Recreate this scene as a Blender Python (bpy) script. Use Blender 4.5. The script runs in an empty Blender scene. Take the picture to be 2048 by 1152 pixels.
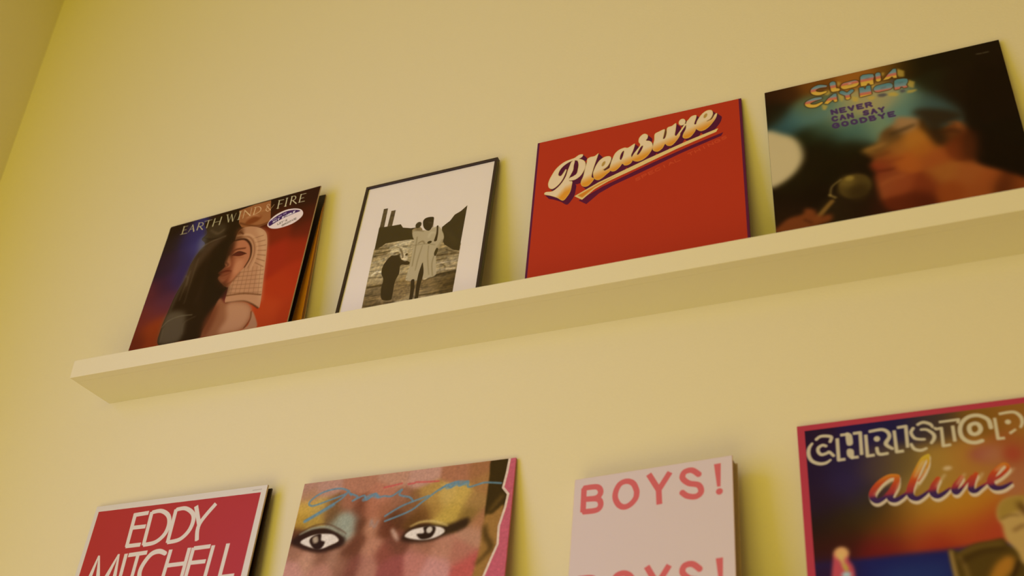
import bpy, bmesh, math
import numpy as np
from mathutils import Matrix, Vector

scene = bpy.context.scene

# ------------------------------------------------------------------ camera
CAM_R, CAM_POS, LENS = ([[0.925789, 0.166795, 0.339255], [0.375785, -0.503909, -0.777728], [0.041233, 0.847499, -0.529193]], [1.2501, -1.26516, -0.77818], 39.6638)
cd = bpy.data.cameras.new('camera')
cam = bpy.data.objects.new('camera', cd)
scene.collection.objects.link(cam)
m4 = Matrix(CAM_R).to_4x4()
m4.translation = Vector(CAM_POS)
cam.matrix_world = m4
cd.sensor_width = 36.0
cd.lens = LENS
cd.clip_start = 0.01
cd.dof.use_dof = True
cd.dof.focus_distance = 1.70
cd.dof.aperture_fstop = 3.8
scene.camera = cam

# ------------------------------------------------------------------ light
scene.view_settings.view_transform = 'Standard'
scene.view_settings.look = 'None'
scene.view_settings.exposure = 0.0
scene.view_settings.gamma = 1.0
scene.view_settings.use_curve_mapping = False

world = bpy.data.worlds.new('daylight')
scene.world = world
world.use_nodes = True
bg = world.node_tree.nodes['Background']
bg.inputs['Color'].default_value = (1.0, 0.88, 0.70, 1)
bg.inputs['Strength'].default_value = 0.0

XW, ZC, ZF, XR, YF = -0.430, 1.067, -2.28, 3.1, -3.3
WY0, WY1, WZ0, WZ1 = -2.25, -0.75, -1.15, 0.45        # the window opening in the left wall

def area(name, loc, rot, sx, sy, power, col):
    d = bpy.data.lights.new(name, 'AREA')
    d.shape = 'RECTANGLE'
    d.size, d.size_y = sx, sy
    d.energy = power
    d.color = col
    o = bpy.data.objects.new(name, d)
    scene.collection.objects.link(o)
    o.location = loc
    o.rotation_euler = rot
    return o

# daylight through the window, plus added warm fills behind the camera and from below
area('window_light', (XW - 0.02, (WY0 + WY1) / 2, (WZ0 + WZ1) / 2), (0, math.radians(-90), 0),
     WZ1 - WZ0, WY1 - WY0, 30.0 * 0.85, (0.40, 0.40, 1.0))
area('room_fill', (0.5, YF + 0.05, -0.5), (math.radians(90), 0, 0), 1.7, 2.0, 60.0 * 0.38, (1.0, 0.86, 0.06))  # added fill for the warm ambient light, no lamp seen there
area('floor_fill', (0.6, -1.9, ZF + 0.1), (math.radians(180), 0, 0), 1.6, 1.6, 40.0 * 0.50, (1.0, 0.825, 0.22))  # added fill shining up from the floor, not a real fitting

# ------------------------------------------------------------------ materials
def material(name, col, rough=0.6, spec=0.4, bump=0.0, scale=200.0, vary=0.0):
    m = bpy.data.materials.new(name)
    m.use_nodes = True
    nt = m.node_tree
    b = nt.nodes['Principled BSDF']
    b.inputs['Roughness'].default_value = rough
    b.inputs['Specular IOR Level'].default_value = spec
    tc = nt.nodes.new('ShaderNodeTexCoord')
    nz = nt.nodes.new('ShaderNodeTexNoise')
    nz.inputs['Scale'].default_value = scale
    nz.inputs['Detail'].default_value = 4.0
    nt.links.new(tc.outputs['Object'], nz.inputs['Vector'])
    mx = nt.nodes.new('ShaderNodeMix')
    mx.data_type = 'RGBA'
    mx.inputs['A'].default_value = (*[c * (1 - vary) for c in col], 1)
    mx.inputs['B'].default_value = (*[min(1, c * (1 + vary)) for c in col], 1)
    nt.links.new(nz.outputs['Fac'], mx.inputs['Factor'])
    nt.links.new(mx.outputs['Result'], b.inputs['Base Color'])
    if bump:
        bp = nt.nodes.new('ShaderNodeBump')
        bp.inputs['Strength'].default_value = bump
        bp.inputs['Distance'].default_value = 0.001
        nt.links.new(nz.outputs['Fac'], bp.inputs['Height'])
        nt.links.new(bp.outputs['Normal'], b.inputs['Normal'])
    return m

def print_material(name, img, rough=0.5, spec=0.09):
    m = bpy.data.materials.new(name)
    m.use_nodes = True
    nt = m.node_tree
    b = nt.nodes['Principled BSDF']
    uv = nt.nodes.new('ShaderNodeUVMap')
    uv.uv_map = 'print'
    ti = nt.nodes.new('ShaderNodeTexImage')
    ti.image = img
    ti.extension = 'EXTEND'
    nt.links.new(uv.outputs['UV'], ti.inputs['Vector'])
    nt.links.new(ti.outputs['Color'], b.inputs['Base Color'])
    nz = nt.nodes.new('ShaderNodeTexNoise')
    nz.inputs['Scale'].default_value = 14.0
    tc = nt.nodes.new('ShaderNodeTexCoord')
    nt.links.new(tc.outputs['Object'], nz.inputs['Vector'])
    bp = nt.nodes.new('ShaderNodeBump')
    bp.inputs['Strength'].default_value = 0.15
    bp.inputs['Distance'].default_value = 0.002
    nt.links.new(nz.outputs['Fac'], bp.inputs['Height'])
    nt.links.new(bp.outputs['Normal'], b.inputs['Normal'])
    b.inputs['Roughness'].default_value = rough
    b.inputs['Specular IOR Level'].default_value = spec
    return m

WALL = (0.82, 0.78, 0.53)
M_wall = material('wall_paint', WALL, 0.75, 0.25, 0.25, 260.0, 0.012)
M_ceiling = material("ceiling_paint", (0.82, 0.78, 0.53), 0.8, 0.2, 0.2, 200.0, 0.01)
M_shelf = material("shelf_paint", (0.83, 0.80, 0.56), 0.55, 0.3, 0.12, 320.0, 0.01)
M_warm_wall = material('warm_bounce_wall', (0.50, 0.34, 0.16), 0.6, 0.3, 0.2, 20.0, 0.15)  # unseen walls, made brown to warm the bounced light
M_floor = material('floor_boards', (0.42, 0.26, 0.13), 0.5, 0.3, 0.3, 12.0, 0.2)
M_card = material('sleeve_card', (0.55, 0.42, 0.30), 0.7, 0.3, 0.1, 300.0, 0.05)
M_dark_card = material('dark_card', (0.020, 0.008, 0.006), 0.5, 0.3, 0.1, 300.0, 0.1)
M_violet_card = material('violet_card', (0.10, 0.012, 0.050), 0.5, 0.3, 0.1, 300.0, 0.05)
M_pink_card = material('pink_card', (0.55, 0.12, 0.20), 0.5, 0.3, 0.1, 300.0, 0.05)
M_orange_card = material('orange_card', (0.95, 0.40, 0.03), 0.5, 0.3, 0.1, 300.0, 0.05)
M_tan_card = material('tan_card', (0.70, 0.50, 0.26), 0.7, 0.2, 0.1, 300.0, 0.05)
M_frame = material('black_frame', (0.030, 0.014, 0.008), 0.4, 0.4, 0.05, 300.0, 0.1)
M_pages = material('page_edges', (0.52, 0.40, 0.26), 0.8, 0.1, 0.3, 900.0, 0.25)

M_glass = bpy.data.materials.new('clear_glass')
M_glass.use_nodes = True
_nt = M_glass.node_tree
_nt.nodes.clear()
_o = _nt.nodes.new('ShaderNodeOutputMaterial')
_mx = _nt.nodes.new('ShaderNodeMixShader')
_fr = _nt.nodes.new('ShaderNodeFresnel')
_fr.inputs['IOR'].default_value = 1.10
_tr = _nt.nodes.new('ShaderNodeBsdfTransparent')
_gl = _nt.nodes.new('ShaderNodeBsdfGlossy')
_gl.inputs['Roughness'].default_value = 0.08
_nt.links.new(_fr.outputs[0], _mx.inputs[0])
_nt.links.new(_tr.outputs[0], _mx.inputs[1])
_nt.links.new(_gl.outputs[0], _mx.inputs[2])
_nt.links.new(_mx.outputs[0], _o.inputs[0])

# ------------------------------------------------------------------ mesh helpers
def hexa(bm, c, mat=0):
    """closed solid from eight corners: front four (BL BR TR TL) then back four"""
    v = [bm.verts.new(p) for p in c]
    F = [(0, 1, 2, 3), (7, 6, 5, 4), (0, 4, 5, 1), (1, 5, 6, 2), (2, 6, 7, 3), (3, 7, 4, 0)]
    return [bm.faces.new([v[i] for i in f]) for f in F]

def box(bm, x0, x1, y0, y1, z0, z1):
    return hexa(bm, [(x0, y0, z0), (x1, y0, z0), (x1, y0, z1), (x0, y0, z1),
                     (x0, y1, z0), (x1, y1, z0), (x1, y1, z1), (x0, y1, z1)])

def link(name, bm, mats, parent=None, bevel=0.0, segs=1, uv=None, front_only=False):
    if bevel:
        bmesh.ops.bevel(bm, geom=list(bm.edges), offset=bevel, segments=segs, affect='EDGES', profile=0.6)
    bmesh.ops.recalc_face_normals(bm, faces=list(bm.faces))
    if uv:
        w, h = uv
        lay = bm.loops.layers.uv.new('print')
        for f in bm.faces:
            f.material_index = 0 if f.normal.y < -0.9 else (1 if len(mats) > 1 else 0)
            for l in f.loops:
                l[lay].uv = (l.vert.co.x / w, l.vert.co.z / h)
    me = bpy.data.meshes.new(name)
    bm.to_mesh(me)
    bm.free()
    for m in mats:
        me.materials.append(m)
    o = bpy.data.objects.new(name, me)
    scene.collection.objects.link(o)
    if parent:
        o.parent = parent
    return o

def tag(o, label=None, category=None, group=None, kind=None):
    for k, v in (('label', label), ('category', category), ('group', group), ('kind', kind)):
        if v:
            o[k] = v
    return o

# every leaning thing: bottom left front corner, direction to the right, direction up, width, height
ITEMS = {
    'E': ([0.03921, -0.03346, 0.02292], [0.99819, -0.06008, -0.00051], [0.00631, 0.09637, 0.99533], 0.31500, 0.31500),
    'F': ([0.43564, -0.05332, 0.02283], [0.99996, -0.0088, 0.0001], [0.00116, 0.14283, 0.98975], 0.23285, 0.30192),
    'P': ([0.73563, -0.04818, 0.0219], [0.99992, 0.0114, 0.006], [-0.00739, 0.12601, 0.992], 0.31500, 0.31500),
    'G': ([1.08231, -0.03763, 0.02269], [0.99999, -0.00339, 0.00096], [-0.0006, 0.10353, 0.99463], 0.31500, 0.31500),
    'D': ([0.02639, -0.02666, -0.49494], [0.99865, -0.04792, -0.02003], [0.02316, 0.06562, 0.99758], 0.31500, 0.31500),
    'R': ([0.40816, -0.06321, -0.49997], [0.99961, 0.02531, 0.01181], [-0.01572, 0.16021, 0.98696], 0.31500, 0.31500),
    'B': ([0.80553, -0.05957, -0.49864], [0.99658, -0.08253, 0.00514], [0.00562, 0.12955, 0.99156], 0.20162, 0.26603),
    'C': ([1.08128, -0.07118, -0.49891], [0.99998, -0.00359, 0.00502], [-0.00415, 0.20956, 0.97779], 0.31500, 0.31500),
}
CAMV = Vector(CAM_POS)
def basis(key, forward=0.0):
    O, U, V, w, h = ITEMS[key]
    O, U, V = Vector(O), Vector(U), Vector(V)
    if forward:                                   # whole cover stands a little further out
        k = 1.0 - forward
        O = CAMV + (O - CAMV) * k
        w, h = w * k, h * k
    Yv = V.cross(U)
    M = Matrix((U, Yv, V)).transposed().to_4x4()
    M.translation = O
    return M, w, h

def root(name, key, label, category, group=None, forward=0.0):
    M, w, h = basis(key, forward)
    e = bpy.data.objects.new(name, None)
    e.empty_display_size = 0.05
    scene.collection.objects.link(e)
    e.matrix_world = M
    tag(e, label, category, group)
    return e, M, w, h

TOP_BOARD, LOW_BOARD = 0.0218, -0.5016
def drop(M, w, board):
    """how far the lower edge must reach below the local origin to stand on the board"""
    z = min((M @ Vector((x, 0, 0))).z for x in (0, w))
    return -(z - board) / (M.to_3x3() @ Vector((0, 0, 1))).z

# ------------------------------------------------------------------ the room
bm = bmesh.new(); box(bm, XW - 0.15, XR + 0.15, 0.0, 0.15, ZF, ZC)
tag(link('wall_back', bm, [M_wall]), kind='structure')
bm = bmesh.new()
box(bm, XW - 0.15, XW, YF, WY0, ZF, ZC)
box(bm, XW - 0.15, XW, WY1, 0.0, ZF, ZC)
box(bm, XW - 0.15, XW, WY0, WY1, ZF, WZ0)
box(bm, XW - 0.15, XW, WY0, WY1, WZ1, ZC)
tag(link('wall_left', bm, [M_wall]), kind='structure')
bm = bmesh.new(); box(bm, XR, XR + 0.15, YF, 0.0, ZF, ZC)
tag(link('wall_right', bm, [M_warm_wall]), kind='structure')
bm = bmesh.new(); box(bm, XW - 0.15, XR + 0.15, YF - 0.15, YF, ZF, ZC)
tag(link('wall_front', bm, [M_warm_wall]), kind='structure')
bm = bmesh.new(); box(bm, XW - 0.15, XR + 0.15, YF - 0.15, 0.15, ZC, ZC + 0.12)
tag(link('ceiling', bm, [M_ceiling]), kind='structure')
bm = bmesh.new(); box(bm, XW - 0.15, XR + 0.15, YF - 0.15, 0.15, ZF - 0.12, ZF)
tag(link('floor', bm, [M_floor]), kind='structure')

# ------------------------------------------------------------------ picture ledges
LD, LH, LT, LX1 = 0.0935, 0.0304, 0.0150, 1.86
def ledge(z, board, label, x0=0.0):
    e = bpy.data.objects.new('picture_ledge', None)
    e.empty_display_size = 0.05
    scene.collection.objects.link(e)
    e.location = (x0, 0, z)
    tag(e, label, 'shelf', 'painted picture ledges')
    bm = bmesh.new(); box(bm, 0, LX1, -LD + LT, 0, 0, board - z)
    link('shelf_board', bm, [M_shelf], e)
    bm = bmesh.new(); box(bm, 0, LX1, -LD, -LD + LT, 0, LH)
    link('front_lip', bm, [M_shelf], e, 0.0006, 2)
    return e
ledge(0.0, TOP_BOARD, 'upper cream picture ledge holding the black-framed photograph and the bright red sleeve')
ledge(-0.521, LOW_BOARD, 'lower cream picture ledge carrying the pale pink book at the bottom edge', -0.0)

# ------------------------------------------------------------------ flat print
# Every sleeve, book and photograph carries a flat print.  The print is worked out
# here, stroke by stroke and tone by tone, in the cover's own coordinates
# (u from the left edge, v from the bottom edge, both in cover widths).
PAPER = np.array([1.34, 1.74, 2.25])         # printing-ink balance (linear)

def _lin(c):
    c = np.asarray(c, float) / 255.0
    return np.where(c <= 0.04045, c / 12.92, ((c + 0.055) / 1.055) ** 2.4)

def _srgb(l):
    l = np.clip(l, 0, 1)
    return np.where(l <= 0.0031308, l * 12.92, 1.055 * l ** (1 / 2.4) - 0.055)

def curve(pts, closed=False, n=6):
    """Catmull-Rom through the points (any number of columns)."""
    p = np.array([tuple(q) + ((0,) if len(q) == 2 else ()) for q in pts], float)
    m = len(p)
    out = []
    rng = range(m if closed else m - 1)
    for i in rng:
        if closed:
            a, b, c, d = p[(i - 1) % m], p[i], p[(i + 1) % m], p[(i + 2) % m]
        else:
            a, b, c, d = p[max(i - 1, 0)], p[i], p[i + 1], p[min(i + 2, m - 1)]
        for k in range(n):
            t = k / n
            out.append(0.5 * (2 * b + (c - a) * t + (2 * a - 5 * b + 4 * c - d) * t * t
                              + (3 * b - a - 3 * c + d) * t ** 3))
    if not closed:
        out.append(p[-1])
    return np.array(out)

def box_blur(m, r):
    if r < 1:
        return m
    k = int(round(r))
    for ax in (0, 1):
        pad = [(0, 0)] * m.ndim
        pad[ax] = (k + 1, k)
        c = np.cumsum(np.pad(m, pad, mode='edge'), axis=ax)
        n = m.shape[ax]
        hi = np.take(c, np.arange(2 * k + 1, 2 * k + 1 + n), axis=ax)
        lo = np.take(c, np.arange(0, n), axis=ax)
        m = (hi - lo) / (2 * k + 1)
    return m

def soften(m, s):
    """about a gaussian of sigma s pixels"""
    if s <= 0.4:
        return m
    r = max(1, s * 1.0)
    for _ in range(3):
        m = box_blur(m, r)
    return m

class Print:
    def __init__(self, aspect, base, res=880):
        self.W, self.H = res, int(round(res * aspect))
        self.a = np.empty((self.H, self.W, 3))
        self.a[:] = np.asarray(base, float)

    # ---- masks
    def none(self):
        return np.zeros((self.H, self.W))

    def m_poly(self, pts, smooth=True, n=6):
        p = curve(pts, True, n) if smooth else np.array([q[:2] for q in pts], float)
        x = p[:, 0] * self.W
        y = p[:, 1] * self.W
        m = self.none()
        y0, y1 = max(0, int(y.min())), min(self.H, int(y.max()) + 2)
        x2, y2 = np.roll(x, -1), np.roll(y, -1)
        SUB = 3
        for r in range(y0, y1):
            for s in range(SUB):
                yy = r + (s + .5) / SUB
                hit = (y <= yy) != (y2 <= yy)
                if not hit.any():
                    continue
                xs = np.sort(x[hit] + (yy - y[hit]) * (x2[hit] - x[hit]) / (y2[hit] - y[hit]))
                for a, b in zip(xs[0::2], xs[1::2]):
                    a, b = max(0., min(a, self.W - 1e-3)), max(0., min(b, self.W - 1e-3))
                    ia, ib = int(a), int(b)
                    if ia == ib:
                        m[r, ia] += (b - a) / SUB
                    else:
                        m[r, ia] += (ia + 1 - a) / SUB
                        m[r, ib] += (b - ib) / SUB
                        m[r, ia + 1:ib] += 1 / SUB
        return np.clip(m, 0, 1)

    def m_stroke(self, pts, w=None, smooth=True, closed=False, n=6, butt=False):
        """line of varying half-width; third column is the half-width"""
        p = curve(pts, closed, n) if smooth and len(pts) > 2 else np.array(
            [tuple(q) + ((0,) if len(q) == 2 else ()) for q in pts], float)
        if closed:
            p = np.vstack([p, p[:1]])
        p = p * self.W
        if w is not None:
            p[:, 2] = w * self.W
        m = self.none()
        last = len(p) - 2
        for i, (a, b) in enumerate(zip(p[:-1], p[1:])):
            r = max(a[2], b[2]) + 1.5
            xa, xb = int(min(a[0], b[0]) - r), int(max(a[0], b[0]) + r) + 1
            ya, yb = int(min(a[1], b[1]) - r), int(max(a[1], b[1]) + r) + 1
            xa, ya, xb, yb = max(xa, 0), max(ya, 0), min(xb, self.W), min(yb, self.H)
            if xa >= xb or ya >= yb:
                continue
            X = np.arange(xa, xb)[None, :] + .5
            Y = np.arange(ya, yb)[:, None] + .5
            dx, dy = b[0] - a[0], b[1] - a[1]
            ll = math.sqrt(max(dx * dx + dy * dy, 1e-9))
            t = ((X - a[0]) * dx + (Y - a[1]) * dy) / ll
            cut = 1.
            if butt and i == 0:
                cut = cut * np.clip(t + .5, 0, 1)
            if butt and i == last:
                cut = cut * np.clip(ll - t + .5, 0, 1)
            t = np.clip(t / ll, 0, 1)
            d = np.hypot(X - a[0] - t * dx, Y - a[1] - t * dy)
            q = np.clip(a[2] + t * (b[2] - a[2]) - d + .5, 0, 1) * cut
            m[ya:yb, xa:xb] = np.maximum(m[ya:yb, xa:xb], q)
        return m

    def m_dot(self, c, rx, ry=None, rot=0.):
        ry = ry or rx
        pts = [(c[0] + rx * math.cos(t) * math.cos(rot) - ry * math.sin(t) * math.sin(rot),
                c[1] + rx * math.cos(t) * math.sin(rot) + ry * math.sin(t) * math.cos(rot))
               for t in np.linspace(0, 2 * math.pi, 24, endpoint=False)]
        return self.m_poly(pts, False)

    def shift(self, m, du, dv):
        dx, dy = int(round(du * self.W)), int(round(dv * self.W))
        out = np.zeros_like(m)
        h, w = m.shape
        ys, yd = max(0, -dy), max(0, dy)
        xs, xd = max(0, -dx), max(0, dx)
        hh, ww = h - abs(dy), w - abs(dx)
        out[yd:yd + hh, xd:xd + ww] = m[ys:ys + hh, xs:xs + ww]
        return out

    # ---- laying down ink
    def ink(self, m, col, alpha=1., soft=0.):
        if soft:
            m = soften(m, soft * self.W)
        m = (m * alpha)[..., None]
        col = np.asarray(col, float)
        self.a = self.a * (1 - m) + col * m

    def poly(self, pts, col, alpha=1., soft=0., smooth=True):
        self.ink(self.m_poly(pts, smooth), col, alpha, soft)

    def line(self, pts, col, w=None, alpha=1., soft=0., smooth=True, closed=False, butt=False):
        self.ink(self.m_stroke(pts, w, smooth, closed, 6, butt), col, alpha, soft)

    def dot(self, c, rx, ry, col, alpha=1., soft=0., rot=0.):
        self.ink(self.m_dot(c, rx, ry, rot), col, alpha, soft)

    def tones(self, samples, sig=.05):
        """a smooth image through colour samples (u, v, r, g, b)"""
        s = np.array(samples, float)
        q = 8
        h, w = -(-self.H // q) + 1, -(-self.W // q) + 1
        X = (np.arange(w) * q / self.W)[None, :]
        Y = (np.arange(h) * q / self.W)[:, None]
        num = np.zeros((h, w, 3))
        den = np.zeros((h, w))
        for u, v, r, g, b in s:
            d2 = (X - u) ** 2 + (Y - v) ** 2
            k = np.exp(-d2 / (2 * sig * sig)) + 2e-5 / (d2 / (sig * sig) + .3)
            num += k[..., None] * np.array([r, g, b])
            den += k
        f = num / den[..., None]
        yi = (np.arange(self.H)) / q
        xi = (np.arange(self.W)) / q
        y0, x0 = yi.astype(int), xi.astype(int)
        fy, fx = (yi - y0)[:, None, None], (xi - x0)[None, :, None]
        a = f[y0][:, x0] * (1 - fx) + f[y0][:, x0 + 1] * fx
        b = f[y0 + 1][:, x0] * (1 - fx) + f[y0 + 1][:, x0 + 1] * fx
        return a * (1 - fy) + b * fy

    def grain(self, amp, seed=1, r=1.):
        g = np.random.RandomState(seed).normal(0, 1, (self.H, self.W))
        g = soften(g, r)
        g /= g.std() + 1e-9
        self.a = self.a * (1 + amp * g[..., None])

    def type(self, text, p0, p1, h, w, col, alpha=1., skew=0., soft=0., gap=.45):
        """single-stroke capitals set along the line p0-p1"""
        p0, p1 = np.array(p0[:2]), np.array(p1[:2])
        L = np.hypot(*(p1 - p0))
        d = (p1 - p0) / L
        nrm = np.array([-d[1], d[0]])
        n = len(text)
        cell = L / (n - gap / (1 + gap) if n > 1 else 1)
        gw = cell / (1 + gap)
        m = self.none()
        for i, ch in enumerate(text):
            for st in GLYPH.get(ch, []):
                pts = [tuple(p0 + d * (i * cell + (x + skew * y) * gw) + nrm * y * h) + (w,) for x, y in st]
                m = np.maximum(m, self.m_stroke(pts, None, False))
        self.ink(m, col, alpha, soft)

    def image(self, name, gain=1.):
        lin = _lin(np.clip(self.a, 0, 255)) * PAPER * gain
        px = np.ones((self.H, self.W, 4), np.float32)
        px[..., :3] = _srgb(lin)
        img = bpy.data.images.new(name, self.W, self.H)
        img.pixels.foreach_set(px.ravel())
        img.update()
        img.pack()
        return img

GLYPH = {
 'A': [[(0,0),(.5,1),(1,0)],[(.2,.4),(.8,.4)]],
 'B': [[(0,0),(0,1),(.75,.95),(.75,.55),(0,.5)],[(.75,.5),(.95,.25),(.75,0),(0,0)]],
 'C': [[(1,.8),(.7,1),(.3,1),(0,.7),(0,.3),(.3,0),(.7,0),(1,.2)]],
 'D': [[(0,0),(0,1),(.6,1),(1,.7),(1,.3),(.6,0),(0,0)]],
 'E': [[(1,1),(0,1),(0,0),(1,0)],[(0,.5),(.8,.5)]],
 'G': [[(1,.8),(.7,1),(.3,1),(0,.7),(0,.3),(.3,0),(.7,0),(1,.2),(1,.5),(.6,.5)]],
 'H': [[(0,0),(0,1)],[(1,0),(1,1)],[(0,.5),(1,.5)]],
 'I': [[(.5,0),(.5,1)]],
 'L': [[(0,1),(0,0),(1,0)]],
 'N': [[(0,0),(0,1),(1,0),(1,1)]],
 'O': [[(.5,1),(.1,.85),(0,.5),(.1,.15),(.5,0),(.9,.15),(1,.5),(.9,.85),(.5,1)]],
 'P': [[(0,0),(0,1),(.8,1),(1,.75),(.8,.5),(0,.5)]],
 'R': [[(0,0),(0,1),(.8,1),(1,.75),(.8,.5),(0,.5)],[(.5,.5),(1,0)]],
 'S': [[(1,.85),(.6,1),(.15,.9),(.1,.6),(.9,.4),(.9,.12),(.5,0),(0,.15)]],
 'T': [[(0,1),(1,1)],[(.5,1),(.5,0)]],
 'V': [[(0,1),(.5,0),(1,1)]],
 'Y': [[(0,1),(.5,.5),(1,1)],[(.5,.5),(.5,0)]],
 "'": [[(.3,1),(.3,.75)]],
}

def print_statue(asp):
    c = Print(asp, (40, 20, 8))
    c.a = c.tones([(0.049,0.962,35,18,8),(0.068,0.870,40,25,22),(0.146,0.871,46,34,78),(0.210,0.876,50,44,98),(0.261,0.783,62,56,112),(0.181,0.727,50,38,78),(0.101,0.704,48,28,48),(0.041,0.720,45,22,35),(0.236,0.625,50,38,85),(0.098,0.553,60,25,45),(0.173,0.588,55,35,75),(0.027,0.506,90,35,40),(0.134,0.449,80,38,55),(0.110,0.392,100,40,45),(0.037,0.357,105,38,30),(0.034,0.215,100,35,15),(0.115,0.288,140,55,15),(0.164,0.207,130,50,15),(0.722,0.955,35,14,4),(0.929,0.949,48,20,5),(0.964,0.972,45,15,5),(0.744,0.870,70,25,6),(0.774,0.752,120,35,10),(0.959,0.818,70,24,6),(0.983,0.714,100,30,10),(0.962,0.593,145,40,12),(0.818,0.580,150,40,15),(1.001,0.429,160,45,15),(0.925,0.349,165,50,15),(0.863,0.217,172,60,20),(0.983,0.188,160,50,15),(0.833,0.147,168,58,18),(0.393,0.996,40,18,5)], .045)
    c.a *= np.array((1.0, .92, .86))
    # stone figure: shaded left half
    c.poly([(0.2514,0.9562),(0.3342,0.9726),(0.4816,0.9870),(0.5181,0.8572),(0.5225,0.7672),(0.4815,0.6910),(0.4974,0.6008),(0.4728,0.5436),(0.5514,0.4510),(0.5193,0.3872),(0.5007,0.2809),(0.4834,0.1570),(0.3375,0.1547),(0.2011,0.1615),(0.1816,0.2632),(0.1916,0.3728),(0.2077,0.4834),(0.2397,0.5816),(0.2444,0.6667),(0.2729,0.7470),(0.3013,0.7948),(0.2661,0.8381),(0.2926,0.8759)], (38, 20, 4))
    c.poly([(0.1816,0.2632),(0.1954,0.3617),(0.2943,0.3489),(0.3346,0.2890),(0.3358,0.1600),(0.2056,0.1635)], (98, 80, 58), .75, .012)
    c.line([(0.1835,0.2729,0.0021),(0.2142,0.3064,0.0021),(0.2826,0.3211,0.0021),(0.3687,0.3114,0.0021)], (110, 92, 66), .003, .8, .002)
    c.line([(0.3013,0.7948,0.0046),(0.2607,0.7172,0.0091),(0.2438,0.6020,0.0112),(0.2193,0.4805,0.0110),(0.2031,0.3701,0.0087)], (96, 78, 58), None, .55, .008)
    c.poly([(0.3050,0.7826),(0.3607,0.8119),(0.4351,0.8136),(0.3630,0.7338),(0.2945,0.6105),(0.2655,0.4693),(0.2397,0.5816),(0.2603,0.6844)], (76, 52, 32), .8, .015)
    c.poly([(0.2772,0.9258),(0.3946,0.9151),(0.4244,0.8501),(0.3805,0.8176),(0.2959,0.8299)], (66, 48, 28), .8, .01)
    c.line([(0.3166,0.8861,0.0058),(0.3714,0.8482,0.0069),(0.4092,0.8656,0.0057)], (98, 74, 50), None, .7, .004)
    c.line([(0.2809,0.8430,0.0035),(0.3372,0.8184,0.0034),(0.4253,0.8107,0.0034)], (30, 16, 5), None, .9, .002)
    c.line([(0.2892,0.7814,0.0034),(0.3527,0.8030,0.0034),(0.4351,0.8136,0.0034)], (120, 96, 70), None, .7, .003)
    c.poly([(0.2542,0.8414),(0.2883,0.8545),(0.3050,0.7826),(0.2729,0.7470)], (112, 108, 106), .55, .014)
    for k in range(5):
        c.line([(.33 + .004 * k, .92 - .0 * k), (.30 + .012 * k, .80)], (60, 42, 24), .0018, .4, .002)
    for q, a in (([(0.2596,0.6195,0.0034),(0.2547,0.5351,0.0033),(0.2459,0.4324,0.0033)], .5), ([(0.2880,0.6990,0.0034),(0.2862,0.5698,0.0044),(0.2875,0.4017,0.0032)], .4), ([(0.2359,0.5932,0.0045),(0.2571,0.5771,0.0045),(0.2642,0.5222,0.0044)], .5),
                 ([(0.3944,0.2954,0.0032),(0.3305,0.2699,0.0032),(0.3384,0.1986,0.0031)], .45), ([(0.1987,0.2594,0.0032),(0.2022,0.2187,0.0032),(0.2057,0.1782,0.0032)], .6)):
        c.line(q, (104, 82, 58), None, a, .003)
    c.line([(0.3550,0.7249,0.0045),(0.3780,0.5466,0.0055),(0.3666,0.3830,0.0054)], (60, 38, 20), None, .6, .01)
    # crown block
    c.poly([(0.4782,0.9800),(0.5759,0.9934),(0.6837,0.9920),(0.7222,0.8266),(0.6549,0.8160),(0.5323,0.8442),(0.5020,0.8843)], (150, 88, 46), 1, 0, False)
    c.line([(0.4956,0.9371,0.0023),(0.6930,0.9278,0.0023)], (178, 112, 62), .004, .6, .003)
    c.line([(0.5055,0.8833,0.0023),(0.6312,0.8272,0.0022),(0.7174,0.8335,0.0022)], (90, 42, 14), .005, .9, .003)
    c.dot((0.5984, 0.8790), .052, .024, (120, 56, 20), 1, .004, .2)
    c.line([(0.5463,0.9076,0.0034),(0.5862,0.9163,0.0045),(0.6400,0.8916,0.0034)], (190, 128, 84), None, .8, .005)
    # headdress
    c.poly([(0.5209,0.8285),(0.5759,0.8385),(0.6447,0.8156),(0.7027,0.7717),(0.7323,0.7092),(0.7557,0.5963),(0.7784,0.4454),(0.8028,0.2794),(0.7951,0.2537),(0.7404,0.2942),(0.6780,0.3239),(0.5747,0.3365),(0.5620,0.3972),(0.5582,0.4803),(0.5533,0.5863),(0.5122,0.7481)], (178, 120, 80))
    c.poly([(0.6350,0.8128),(0.7027,0.7717),(0.7323,0.7092),(0.7557,0.5963),(0.7784,0.4454),(0.8028,0.2794),(0.7442,0.4438),(0.7096,0.6297),(0.6764,0.7355)], (196, 142, 98), .8, .01)
    c.poly([(0.5020,0.8394),(0.5444,0.8385),(0.5565,0.7578),(0.5145,0.7584)], (90, 45, 18), .8, .01)
    for i, (a, b) in enumerate(zip([(0.6357,0.7413),(0.6570,0.7083),(0.6715,0.6774),(0.6836,0.6474),(0.6913,0.6187),(0.6946,0.5914),(0.6935,0.5654)], [(0.6994,0.7454),(0.7196,0.7073),(0.7341,0.6710),(0.7440,0.6332),(0.7492,0.5980),(0.7531,0.5602),(0.7549,0.5234)])):
        c.line([a, b], (122, 74, 42), .0022, .7, .001)
    for a, b in zip([(0.5717,0.5289),(0.5754,0.5019),(0.5768,0.4756),(0.5772,0.4497),(0.5775,0.4240),(0.5746,0.3992)], [(0.7639,0.5003),(0.7689,0.4703),(0.7735,0.4415),(0.7781,0.4130),(0.7829,0.3835),(0.7877,0.3543)]):
        c.line([a, b], (134, 84, 50), .0022, .65, .001)
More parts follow.
